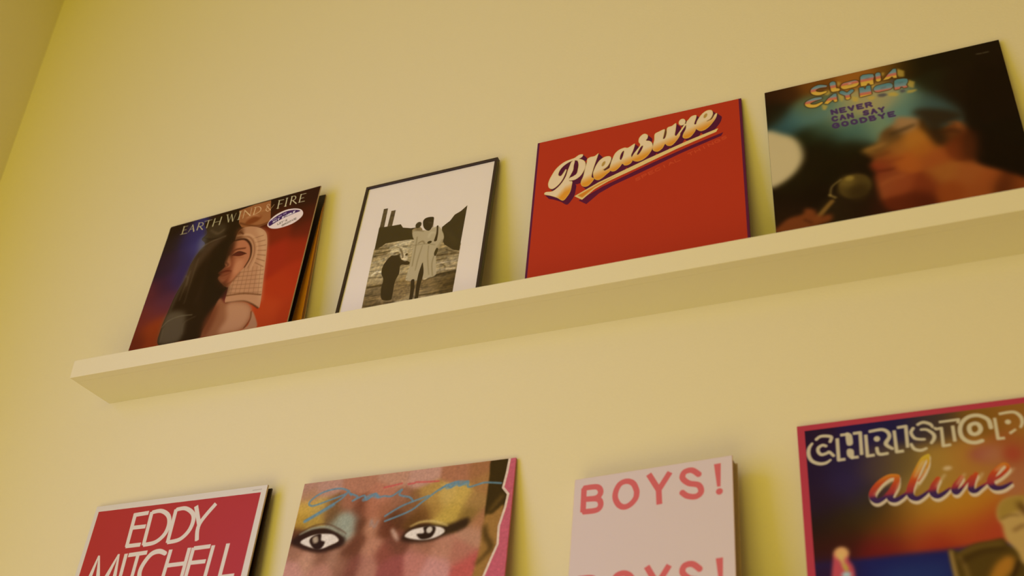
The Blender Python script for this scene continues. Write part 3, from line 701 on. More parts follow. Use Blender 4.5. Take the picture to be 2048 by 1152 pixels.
def print_singer(asp):
    c = Print(asp, (25, 13, 3))
    c.a = c.tones([(0.015,0.965,45,20,5),(0.018,0.869,25,14,4),(0.097,0.962,60,30,8),(0.206,0.998,112,62,15),(0.421,0.990,146,84,26),(0.545,0.983,112,70,20),(0.613,0.971,45,30,5),(0.689,0.973,28,18,3),(0.804,0.991,28,16,3),(0.985,0.973,28,14,3),(0.912,0.747,25,12,2),(0.993,0.610,25,12,3),(0.984,0.445,22,12,3),(0.918,0.373,22,10,2),(0.775,0.793,30,16,4),(0.705,0.817,34,28,10),(0.655,0.720,58,72,68),(0.601,0.760,104,124,104),(0.514,0.789,152,136,96),(0.438,0.791,158,138,92),(0.318,0.739,132,130,92),(0.228,0.779,90,115,105),(0.165,0.787,80,108,100),(0.109,0.782,65,96,98),(0.075,0.746,42,66,66),(0.040,0.838,35,28,8),(0.185,0.838,90,92,56),(0.310,0.652,66,92,80),(0.383,0.629,74,98,86),(0.461,0.649,112,124,94),(0.556,0.697,90,116,104),(0.237,0.696,58,74,56),(0.157,0.676,28,25,5),(0.244,0.605,25,18,2),(0.337,0.545,28,20,2),(0.184,0.536,28,18,3),(0.254,0.462,26,16,2),(0.364,0.442,28,15,3),(0.098,0.401,30,20,3),(0.053,0.309,25,12,2),(0.131,0.340,25,12,2),(0.339,0.204,35,18,5),(0.420,0.164,52,20,8),(0.267,0.203,40,25,8),(0.050,0.259,40,20,6)], .042)
    c.poly([(-0.0303,0.7386),(0.0722,0.7073),(0.1252,0.6520),(0.1416,0.5590),(0.1130,0.4863),(0.0618,0.4367),(-0.0019,0.4066),(-0.0484,0.4086)], (192, 164, 120), 1, .013)
    # head in profile, neck and shoulder
    f = c.tones([(0.554,0.620,152,108,68),(0.495,0.562,64,42,18),(0.476,0.590,96,60,26),(0.464,0.548,150,98,46),(0.401,0.518,138,92,36),(0.444,0.503,90,56,20),(0.517,0.502,152,88,32),(0.592,0.522,166,98,32),(0.620,0.461,160,86,26),(0.549,0.409,162,78,26),(0.468,0.454,142,68,26),(0.432,0.401,126,44,20),(0.450,0.365,120,52,24),(0.459,0.322,142,66,30),(0.512,0.288,140,60,26),(0.647,0.402,150,70,26),(0.721,0.526,82,42,14),(0.761,0.556,122,62,26),(0.756,0.431,112,46,16),(0.782,0.465,88,36,10),(0.675,0.303,152,82,30),(0.765,0.268,152,76,30),(0.825,0.222,150,70,26),(0.689,0.210,142,62,20),(0.786,0.184,150,70,26),(0.570,0.193,84,28,10),(0.512,0.179,96,34,12),(0.885,0.186,84,34,10),(0.935,0.172,132,60,20),(0.600,0.264,120,46,18),(0.686,0.579,70,40,12)], .030)
    m = c.m_poly([(0.3809,0.5214),(0.4412,0.5442),(0.4715,0.6020),(0.5264,0.6397),(0.5374,0.6693),(0.5874,0.6557),(0.6426,0.6306),(0.6694,0.5628),(0.7120,0.5603),(0.7776,0.5719),(0.8153,0.4551),(0.8032,0.3363),(0.8972,0.2551),(0.9755,0.1802),(0.9661,0.0606),(0.6070,0.1159),(0.4874,0.1466),(0.4366,0.1889),(0.4201,0.2924),(0.4147,0.3599),(0.4240,0.3779),(0.4044,0.4248),(0.4217,0.4617),(0.3986,0.4927)])
    m = soften(m, .010 * c.W)[..., None]
    c.a = c.a * (1 - m) + f * m
    c.line([(0.5043,0.5790,0.0053),(0.5573,0.5920,0.0079),(0.6028,0.6050,0.0061)], (56, 36, 16), None, .75, .008)
    c.line([(0.7075,0.5297,0.0068),(0.7429,0.5295,0.0085),(0.7683,0.5111,0.0067)], (60, 28, 10), None, .7, .008)
    c.line([(0.7293,0.5817,0.0051),(0.7633,0.5710,0.0068),(0.7729,0.5414,0.0051)], (140, 76, 34), None, .6, .006)
    c.line([(0.4299,0.4436,0.0043),(0.4790,0.4274,0.0051),(0.5374,0.4335,0.0042)], (108, 40, 18), None, .5, .008)
    c.line([(0.4362,0.3082,0.0042),(0.4818,0.3311,0.0050),(0.5318,0.3325,0.0042)], (176, 92, 40), None, .5, .008)
    c.poly([(0.6054,0.6808),(0.6574,0.6862),(0.7529,0.6445),(0.8025,0.5962),(0.7580,0.5834),(0.7051,0.5624),(0.7118,0.4863),(0.6824,0.4533),(0.6609,0.5017),(0.6460,0.6023)], (44, 26, 10), .85, .014)
    c.poly([(0.7884,0.5050),(0.8348,0.4907),(0.8193,0.3518),(0.7706,0.3457),(0.7598,0.4098)], (60, 26, 8), .7, .016)
    c.line([(0.4237,0.3882,0.0043),(0.4593,0.3834,0.0059),(0.4953,0.3835,0.0042)], (82, 26, 10), None, .6, .006)
    c.line([(0.4084,0.4814,0.0052),(0.4402,0.4700,0.0060),(0.4852,0.4801,0.0052)], (96, 46, 18), None, .6, .008)
    c.line([(0.4016,0.5206,0.0044),(0.4463,0.5234,0.0061),(0.4771,0.5356,0.0052)], (176, 122, 60), None, .5, .008)
    # microphone and hand
    c.dot((0.3339, 0.3310), .068, .068, (78, 56, 20), 1, .006)
    c.dot((0.3480, 0.2917), .045, .045, (52, 34, 10), .8, .012)
    c.dot((0.3165, 0.3769), .018, .014, (168, 132, 54), .8, .005)
    c.dot((0.3043, 0.3648), .034, .03, (118, 90, 36), .6, .01)
    c.line([(0.2837,0.3808,0.0035),(0.2438,0.3504,0.0043),(0.2321,0.3024,0.0043)], (124, 96, 48), None, .8, .003)
    c.line([(0.2366,0.2709,0.0102),(0.2039,0.2342,0.0110),(0.1671,0.1890,0.0118)], (126, 86, 34), None, .95, .004)
    c.line([(0.2289,0.3084,0.0051),(0.2527,0.2868,0.0051)], (150, 118, 56), None, .7, .003)
    c.poly([(-0.0164,0.1653),(0.0073,0.1842),(0.0547,0.2223),(0.1151,0.2320),(0.1247,0.2597),(0.1607,0.2454),(0.1795,0.2056),(0.2232,0.2044),(0.2277,0.1737),(0.1754,0.1573),(0.0788,0.1419)], (122, 58, 22), .95, .008)
    c.line([(0.1202,0.2008,0.0042),(0.1475,0.1741,0.0042)], (60, 26, 8), None, .7, .006)
    # chrome letters with gold sides
    GO = (188, 150, 62)
    for s in ([(0.5779,0.9639),(0.6049,0.9390),(0.6012,0.9025),(0.5802,0.9084),(0.5699,0.9287)], [(0.6128,0.8805),(0.6385,0.8579),(0.6291,0.8200),(0.6122,0.8339),(0.6022,0.8538)], [(0.6026,0.8153),(0.6378,0.8117),(0.6402,0.8027),(0.6197,0.7960),(0.5989,0.8002)],
              [(0.5230,0.8255),(0.5518,0.8241),(0.5671,0.8026),(0.5536,0.7949),(0.5243,0.8059)], [(0.4397,0.8284),(0.4667,0.8250),(0.4705,0.8101),(0.4515,0.8027),(0.4383,0.8152)], [(0.5096,0.9609),(0.5238,0.9560),(0.5180,0.9382),(0.5089,0.9385)],
              [(0.3211,0.9675),(0.3353,0.9570),(0.3295,0.9362),(0.3204,0.9393)], [(0.2630,0.9332),(0.2865,0.9197),(0.2868,0.9027),(0.2746,0.8927),(0.2604,0.9030)], [(0.3163,0.8956),(0.3371,0.8776),(0.3404,0.8542),(0.3288,0.8304),(0.3205,0.8608)], [(0.2442,0.8469),(0.2689,0.8278),(0.2574,0.8040),(0.2449,0.8108)],
              [(0.3685,0.8561),(0.4001,0.8401),(0.3971,0.8108),(0.3760,0.8205)], [(0.4638,0.8979),(0.4748,0.8970),(0.4741,0.8749),(0.4615,0.8764)]):
        c.poly(s, GO, .75, .003, False)
    for s in ([(0.4802,0.8315),(0.5091,0.8301),(0.5218,0.8149),(0.5029,0.8076),(0.4837,0.8139)], [(0.5700,0.8262),(0.5899,0.8277),(0.5968,0.8118),(0.5784,0.8071)], [(0.5392,0.9001),(0.5576,0.9022),(0.5533,0.8814),(0.5408,0.8829)]):
        c.poly(s, (74, 66, 72), .8, .003, False)
    rows = []
    rows.append([c.m_stroke([(0.2705,0.9534,0.0064),(0.2406,0.9606,0.0106),(0.2166,0.9487,0.0115),(0.2188,0.9281,0.0115),(0.2406,0.9152,0.0100),(0.2674,0.9176,0.0059)]),
                 c.m_stroke([(0.3015,0.9599,0.0133),(0.3024,0.9185,0.0118),(0.3199,0.9141,0.0091)], None, False),
                 c.m_stroke([(0.3550,0.9276,0.0208),(0.3917,0.9293,0.0207)]), c.m_poly([(0.4224,0.9641),(0.4329,0.9719),(0.4587,0.9686),(0.4765,0.9625),(0.4788,0.9461),(0.4735,0.9268),(0.4726,0.8977),(0.4585,0.8991),(0.4533,0.9112),(0.4468,0.9107),(0.4419,0.8997),(0.4182,0.9027),(0.4186,0.9329)], False), c.m_stroke([(0.4960,0.9543,0.0112),(0.4946,0.9182,0.0107)]),
                 c.m_poly([(0.5120,0.9094),(0.5366,0.9402),(0.5618,0.9668),(0.5734,0.9641),(0.5708,0.9060),(0.5567,0.9095),(0.5526,0.9207),(0.5366,0.9094)], False)])
    rows.append([c.m_stroke([(0.2418,0.8853,0.0073),(0.2133,0.8849,0.0105),(0.1847,0.8718,0.0114),(0.1918,0.8528,0.0100),(0.2176,0.8444,0.0090),(0.2449,0.8550,0.0054)]),
                 c.m_poly([(0.2545,0.8463),(0.2727,0.8710),(0.3012,0.8951),(0.3123,0.8928),(0.3113,0.8417),(0.3000,0.8412),(0.2941,0.8584),(0.2698,0.8386)], False),
                 np.maximum(c.m_stroke([(0.3347,0.8923,0.0099),(0.3551,0.8716,0.0090)]), np.maximum(c.m_stroke([(0.3772,0.8879,0.0090),(0.3569,0.8710,0.0090)]), c.m_stroke([(0.3567,0.8683,0.0098),(0.3575,0.8486,0.0103)]))),
                 c.m_poly([(0.4101,0.8965),(0.4283,0.8931),(0.4340,0.8773),(0.4416,0.8970),(0.4572,0.8959),(0.4577,0.8390),(0.4075,0.8358)], False), c.m_stroke([(0.4894,0.8642,0.0212),(0.5277,0.8652,0.0211)]), c.m_poly([(0.5581,0.8909),(0.5697,0.8967),(0.5963,0.8931),(0.6109,0.8867),(0.6126,0.8723),(0.6066,0.8578),(0.6022,0.8538),(0.6065,0.8345),(0.5907,0.8343),(0.5841,0.8456),(0.5776,0.8442),(0.5737,0.8345),(0.5530,0.8346),(0.5540,0.8646)], False)])
    Y, X = np.mgrid[0:c.H, 0:c.W] / c.W
    for row, (p, q) in zip(rows, ([(0.1994,0.9160),(0.6040,0.9030)], [(0.1740,0.8478),(0.6072,0.8095)])):
        m = np.clip(sum(row), 0, 1)
        n = np.array([-(q[1] - p[1]), q[0] - p[0]]); n /= np.hypot(*n)
        d = (X - p[0]) * n[0] + (Y - p[1]) * n[1]        # height above the foot of the row
        t = np.clip(d / .062, 0, 1)
        stops = np.array([0, .26, .36, .52, .62, 1])
        cols = np.array([(206, 158, 62), (202, 150, 60), (190, 98, 72), (182, 108, 92), (120, 132, 134), (84, 120, 124)], float)
        g = np.stack([np.interp(t, stops, cols[:, k]) for k in range(3)], -1)
        out = np.clip(soften(m, 3.) * 3, 0, 1)
        c.ink(out, (56, 34, 16), .75)
        mm = soften(m, 1.2)[..., None]
        c.a = c.a * (1 - mm) + g * mm
    c.line([(0.2385,0.9357,0.0028),(0.2709,0.9362,0.0032)], (84, 44, 30), None, .9, .003)
    c.line([(0.3646,0.9295,0.0016),(0.3833,0.9293,0.0016)], (84, 70, 66), None, .8, .003)
    c.line([(0.4430,0.9437,0.0018),(0.4578,0.9435,0.0018)], (84, 70, 66), None, .8, .003)
    c.line([(0.4983,0.8626,0.0018),(0.5185,0.8641,0.0018)], (84, 60, 60), None, .8, .003)
    c.line([(0.5746,0.8708,0.0015),(0.5910,0.8719,0.0015)], (84, 66, 64), None, .8, .003)
    c.line([(0.2099,0.8664,0.0018),(0.2272,0.8691,0.0020)], (96, 60, 50), None, .8, .003)
    c.dot((0.3736, 0.9354), .008, .004, (216, 160, 160), .8, .002)
    V = (70, 44, 84)
    c.type('NEVER', (0.2835, 0.7700), (0.4495, 0.7668), .025, .0048, V, .95, -.15, .0015, .75)
    c.type('CAN SAY', (0.2827, 0.7271), (0.4972, 0.7199), .025, .0048, V, .95, -.15, .0015, .75)
    c.type('GOODBYE', (0.2819, 0.6846), (0.5351, 0.6811), .025, .0048, V, .95, -.15, .0015, .75)
    c.line([(0.9016,0.9420,0.0027),(0.9216,0.9394,0.0027)], (110, 98, 74), None, .7, .002)
    c.line([(0.9274,0.9397,0.0027),(0.9493,0.9399,0.0027)], (110, 98, 74), None, .7, .002)
    return c

def print_red(asp):
    c = Print(asp, (202, 180, 158), 800)
    c.poly([(0.0229, 0.9704), (0.9702, 0.9659), (.962, .03), (.035, .03)], (163, 44, 38), smooth=False)
    W = (206, 182, 160)
    for s in ([(0.2607,0.9393,0.0109),(0.2670,0.7724,0.0106)], [(0.2530,0.9298,0.0104),(0.3417,0.9330,0.0103)], [(0.2627,0.8654,0.0102),(0.3470,0.8652,0.0101)], [(0.2617,0.7753,0.0101),(0.3481,0.7760,0.0100)],
              [(0.3601,0.9362,0.0108),(0.3666,0.7713,0.0105)], [(0.3614,0.9325,0.0102),(0.4153,0.9345,0.0102),(0.4656,0.9064,0.0112),(0.4846,0.8617,0.0116),(0.4741,0.8129,0.0116),(0.4319,0.7797,0.0105),(0.3663,0.7724,0.0100)],
              [(0.5032,0.9340,0.0106),(0.5060,0.7705,0.0104)], [(0.5040,0.9313,0.0101),(0.5566,0.9324,0.0100),(0.6069,0.9034,0.0110),(0.6229,0.8653,0.0115),(0.6125,0.8169,0.0114),(0.5719,0.7801,0.0103),(0.5055,0.7720,0.0098)],
              [(0.6168,0.9376,0.0111),(0.6617,0.8451,0.0108)], [(0.7297,0.9375,0.0109),(0.6641,0.8449,0.0108),(0.6738,0.7648,0.0107)],
              [(0.1117,0.7434,0.0043),(0.0956,0.6262,0.0125),(0.0933,0.6061,0.0125)], [(0.1143,0.7419,0.0043),(0.1462,0.6385,0.0111),(0.1576,0.6013,0.0110)], [(0.2322,0.7400,0.0042),(0.1987,0.6344,0.0124),(0.1869,0.5991,0.0124)], [(0.2344,0.7398,0.0042),(0.2477,0.6306,0.0110),(0.2529,0.5941,0.0109)],
              [(0.2776,0.7381,0.0102),(0.2838,0.5918,0.0099)], [(0.2934,0.7293,0.0102),(0.4021,0.7334,0.0101)], [(0.3508,0.7276,0.0101),(0.3527,0.5867,0.0099)],
              [(0.5142,0.7175,0.0099),(0.4740,0.7324,0.0118),(0.4323,0.7246,0.0123),(0.4046,0.6905,0.0122),(0.3912,0.6514,0.0122),(0.3992,0.6149,0.0116),(0.4326,0.5827,0.0107),(0.4832,0.5769,0.0097)],
              [(0.5377,0.7348,0.0103),(0.5336,0.5732,0.0101)], [(0.6430,0.7343,0.0102),(0.6409,0.5652,0.0099)], [(0.5446,0.6597,0.0098),(0.6421,0.6619,0.0097)],
              [(0.6663,0.7330,0.0102),(0.6640,0.5634,0.0099)], [(0.6676,0.7289,0.0097),(0.7602,0.7310,0.0096)], [(0.6683,0.6613,0.0096),(0.7542,0.6620,0.0095)], [(0.6664,0.5633,0.0095),(0.7426,0.5660,0.0094)],
              [(0.7758,0.7336,0.0101),(0.7712,0.5631,0.0098)], [(0.8555,0.7351,0.0104),(0.8523,0.5836,0.0101)], [(0.8526,0.5829,0.0084),(0.9293,0.5845,0.0084)]):
        c.line(s, W, smooth=len(s) > 2, butt=True)
    c.line([(0.9233,0.9802,0.0016),(0.9697,0.9809,0.0016)], (150, 130, 112), .0028, .5)
    return c

def print_eyes(asp):
    c = Print(asp, (165, 105, 80))
    c.a = c.tones([(0.022,0.982,165,115,95),(0.119,0.970,172,122,102),(0.272,0.982,166,106,80),(0.455,0.984,176,122,96),(0.575,0.981,180,128,108),(0.752,0.976,160,100,70),(0.838,0.977,150,95,58),(0.876,0.893,155,104,58),(0.032,0.936,166,116,84),(0.028,0.873,190,145,62),(0.024,0.811,170,126,46),(0.111,0.863,180,140,70),(0.084,0.792,166,126,52),(0.162,0.857,120,80,45),(0.193,0.829,104,72,42),(0.235,0.861,150,92,66),(0.226,0.789,140,132,108),(0.263,0.785,146,142,124),(0.261,0.737,150,142,122),(0.236,0.739,136,124,104),(0.302,0.829,112,60,38),(0.311,0.755,92,48,28),(0.361,0.834,166,100,72),(0.379,0.742,178,118,88),(0.411,0.889,172,106,80),(0.422,0.827,150,90,62),(0.478,0.851,146,92,66),(0.489,0.783,90,50,26),(0.439,0.735,100,50,30),(0.531,0.814,124,78,50),(0.569,0.828,130,84,48),(0.624,0.852,168,124,62),(0.712,0.841,188,148,78),(0.747,0.789,182,142,62),(0.712,0.758,178,140,62),(0.660,0.799,160,116,54),(0.605,0.782,110,68,30),(0.581,0.755,96,58,24),(0.770,0.834,186,146,70),(0.829,0.809,154,110,60),(0.813,0.758,128,94,42),(0.868,0.717,160,102,66),(0.846,0.662,172,118,92),(0.716,0.602,172,112,88),(0.801,0.583,166,100,80),(0.836,0.524,176,78,70),(0.698,0.538,188,124,114),(0.609,0.574,176,106,92),(0.511,0.652,110,60,42),(0.460,0.617,130,66,50),(0.499,0.556,142,70,62),(0.395,0.652,172,112,86),(0.382,0.568,166,106,86),(0.319,0.683,104,56,36),(0.282,0.635,100,54,34),(0.268,0.584,140,88,66),(0.227,0.611,156,106,82),(0.105,0.623,176,122,96),(0.026,0.572,182,122,106),(0.180,0.558,172,112,92),(0.323,0.573,118,62,48),(0.016,0.739,86,46,24),(0.034,0.665,150,98,74),(0.164,0.629,128,80,58),(0.629,0.628,150,94,70)], .024)
    c.poly([(0.2049,0.8154),(0.2360,0.8272),(0.2740,0.8046),(0.2924,0.7632),(0.2936,0.7213),(0.2681,0.7003),(0.2373,0.7333),(0.2097,0.7784)], (146, 142, 122), .75, .012)
    c.line([(0.2967,0.7210,0.0048),(0.2742,0.6703,0.0042),(0.2331,0.6394,0.0030)], (196, 150, 122), None, .5, .008)
    # left eye
    c.poly([(0.0016,0.7103),(0.0356,0.7489),(0.0948,0.7729),(0.1636,0.7665),(0.2270,0.7392),(0.2638,0.6978),(0.2505,0.6698),(0.2003,0.6532),(0.1413,0.6486),(0.0628,0.6730)], (42, 20, 10), .95, .006)
    c.poly([(0.0475,0.7067),(0.0803,0.7291),(0.1272,0.7379),(0.1830,0.7331),(0.2128,0.7210),(0.2333,0.6951),(0.1951,0.6772),(0.1555,0.6660),(0.1045,0.6770)], (214, 190, 172), 1, .002)
    c.poly([(0.0935,0.7037),(0.0991,0.7271),(0.1395,0.7378),(0.1475,0.7070),(0.1681,0.6960),(0.1551,0.6678),(0.1248,0.6679)], (40, 20, 12), 1, .002)
    c.poly([(0.1037,0.7206),(0.1244,0.7286),(0.1352,0.7024),(0.1155,0.6955)], (178, 150, 124), .9, .003)
    c.line([(0.0363,0.7458,0.0031),(0.0899,0.7673,0.0050),(0.1569,0.7691,0.0055),(0.2175,0.7414,0.0049),(0.2527,0.7168,0.0030)], (158, 150, 126), None, .9, .003)
    c.line([(0.0341,0.7551,0.0019),(0.0931,0.7803,0.0025),(0.1601,0.7827,0.0025),(0.2348,0.7455,0.0024),(0.2631,0.7246,0.0018)], (84, 52, 34), None, .8, .002)
    # right eye
    c.poly([(0.5250,0.6722),(0.5448,0.7090),(0.5850,0.7274),(0.6416,0.7305),(0.7115,0.7170),(0.7556,0.7237),(0.8179,0.7387),(0.8132,0.7000),(0.7615,0.6781),(0.7238,0.6685),(0.6702,0.6513),(0.6143,0.6479),(0.5563,0.6557)], (44, 24, 12), .95, .007)
    c.poly([(0.5417,0.6820),(0.5650,0.7086),(0.6152,0.7171),(0.6722,0.7155),(0.7090,0.7028),(0.7173,0.6829),(0.6742,0.6623),(0.6126,0.6596)], (216, 192, 176), 1, .002)
    c.poly([(0.6218,0.7181),(0.6693,0.7158),(0.6756,0.6920),(0.6596,0.6661),(0.6178,0.6625),(0.5940,0.6880),(0.6260,0.6904)], (40, 22, 12), 1, .002)
    c.dot((0.6487, 0.7018), .014, .015, (206, 184, 166), .95, .002)
    c.line([(0.5592,0.7268,0.0029),(0.6055,0.7428,0.0047),(0.6690,0.7380,0.0052),(0.7291,0.7122,0.0034)], (204, 168, 98), None, .9, .003)
    c.line([(0.7314,0.6946,0.0080),(0.7756,0.6984,0.0080),(0.8171,0.7226,0.0046)], (60, 40, 14), None, .8, .01)
    c.line([(0.4775,0.7204,0.0071),(0.4954,0.6939,0.0094),(0.5111,0.6690,0.0047)], (206, 164, 142), None, .8, .006)
    # hair, ear and the torn edge
    c.poly([(0.8919,1.0074),(0.9713,1.0089),(0.9642,0.9178),(0.9566,0.8587),(0.9785,0.8263),(0.9714,0.7745),(0.9428,0.7315),(0.9179,0.7085),(0.8887,0.7348),(0.8872,0.8197),(0.8885,0.9216)], (56, 38, 10), 1, .002)
    c.poly([(0.8884,0.7377),(0.9194,0.7457),(0.9680,0.7807),(0.9503,0.6850),(0.9567,0.6058),(0.9350,0.5475),(0.9021,0.4590),(0.8646,0.4624),(0.8725,0.5318),(0.8820,0.6135)], (146, 100, 48), 1, .004)
    c.line([(0.8924,0.6913,0.0079),(0.9029,0.6449,0.0111),(0.9297,0.5975,0.0099),(0.9019,0.5562,0.0065),(0.8752,0.5315,0.0065)], (60, 40, 12), None, .9, .008)
    c.line([(0.9556,0.8232,0.0080),(0.9313,0.7909,0.0080),(0.9071,0.7587,0.0057)], (110, 76, 30), None, .8, .008)
    T = [(0.9719,1.0026,0.0054),(0.9653,0.9298,0.0053),(0.9552,0.8619,0.0052),(0.9804,0.8291,0.0052),(0.9731,0.7685,0.0051),(0.9541,0.6845,0.0050),(0.9567,0.6058,0.0049),(0.9360,0.5474,0.0049),(0.9113,0.4715,0.0048),(0.8957,0.4225,0.0048)]
    c.poly([t[:2] for t in T] + [(1.05, T[-1][1]), (1.05, 1.05), (T[0][0], 1.05)], (182, 82, 94), smooth=False)
    m = c.none(); m[:int(T[-1][1] * c.W), int(.84 * c.W):] = 1; c.ink(m, (182, 82, 94))
    c.line(T, (206, 172, 150), smooth=False)
    # crayon autograph
    B = (96, 122, 136)
    for s in ([(0.2492,0.9124),(0.2183,0.9432),(0.1664,0.9541),(0.0944,0.9395),(0.0476,0.9021),(0.0669,0.8809),(0.1352,0.8967),(0.2168,0.9207),(0.2336,0.9350),(0.2027,0.8992),(0.1150,0.8473),(0.0465,0.8075)],
              [(0.2479,0.9188),(0.2823,0.9002),(0.2613,0.8828),(0.3122,0.9028),(0.3288,0.8797),(0.3661,0.9062),(0.3832,0.8855),(0.4115,0.8882),(0.4481,0.8838),(0.4912,0.9106),(0.4835,0.8856),(0.5338,0.8673),(0.5515,0.8481)],
              [(0.4363,0.7652),(0.5445,0.8007),(0.6020,0.8420),(0.6757,0.8937),(0.7362,0.9167)], [(0.6220,0.8638),(0.5102,0.8318),(0.4320,0.7896)],
              [(0.6709,0.8870),(0.7028,0.9075),(0.7194,0.8913),(0.7477,0.9165),(0.7574,0.8945),(0.7941,0.9124),(0.7986,0.8845),(0.8421,0.8911),(0.8755,0.8959),(0.9440,0.8842)]):
        c.line(s, B, .0046, .85, .001)
    c.line([(0.3161,0.8824),(0.3495,0.8983),(0.3811,0.8901)], B, .010, .7, .002)
    c.line([(0.7043,0.8963),(0.7487,0.9090),(0.7836,0.9046)], B, .012, .7, .002)
    c.line([(0.0465,0.8075),(0.1157,0.8441),(0.1708,0.8749)], B, .009, .7, .002)
    for s in ([(0.4039,0.9308),(0.4394,0.9345),(0.4862,0.9410)], [(0.5172,0.9334),(0.5467,0.9346)], [(0.5519,0.9389),(0.6059,0.9333),(0.6590,0.9302)]):
        c.line(s, (186, 76, 70), .0045, .8, .001)
    c.line([(0.3715,0.7485),(0.3719,0.7784),(0.3908,0.7405),(0.4032,0.7689)], (130, 118, 118), .004, .5, .003)
    c.grain(.02, 4, 1.5)
    return c

def print_book(asp):
    c = Print(asp, (202, 172, 160), 760)
    row = [([(0.0658,1.2517),(0.0681,1.0878)], 0), ([(0.0613,1.2508),(0.1519,1.2457),(0.1778,1.2052),(0.1498,1.1710),(0.0659,1.1739)], 1), ([(0.0659,1.1739),(0.1600,1.1618),(0.1820,1.1202),(0.1564,1.0884),(0.0680,1.0894)], 1),
           ([(0.4119,1.1759),(0.3886,1.2293),(0.3478,1.2529),(0.3041,1.2430),(0.2786,1.2008),(0.2747,1.1517),(0.2985,1.1026),(0.3355,1.0820),(0.3747,1.0948),(0.4059,1.1314),(0.4119,1.1759)], 1),
           ([(0.4845,1.2783),(0.5495,1.1617)], 0), ([(0.6192,1.2697),(0.5495,1.1617),(0.5551,1.0660)], 0),
           ([(0.8000,1.2213),(0.7551,1.2591),(0.7096,1.2546),(0.6970,1.2172),(0.7339,1.1773),(0.7938,1.1549),(0.8092,1.1095),(0.7782,1.0834),(0.7267,1.0944),(0.6922,1.1242)], 1)]
    (x0, y0), (x1, y1) = [(0.9107,1.2646),(0.9224,0.6723)]
    for k in range(2):
        dv = (y1 - y0) * k
        for s, sm in row:
            c.line([(a, b + dv) for a, b in s], (197, 88, 84), .0185, smooth=bool(sm), butt=True)
        s = [(0.9096,1.2769,0.0209),(0.9154,1.1251,0.0106)]
        c.line([(a, b + dv, w) for a, b, w in s], (197, 88, 84), smooth=False, butt=True)
        a, b = (0.9181, 1.0938)
        c.dot((a, b + dv), .021, .021, (197, 88, 84))
    return c

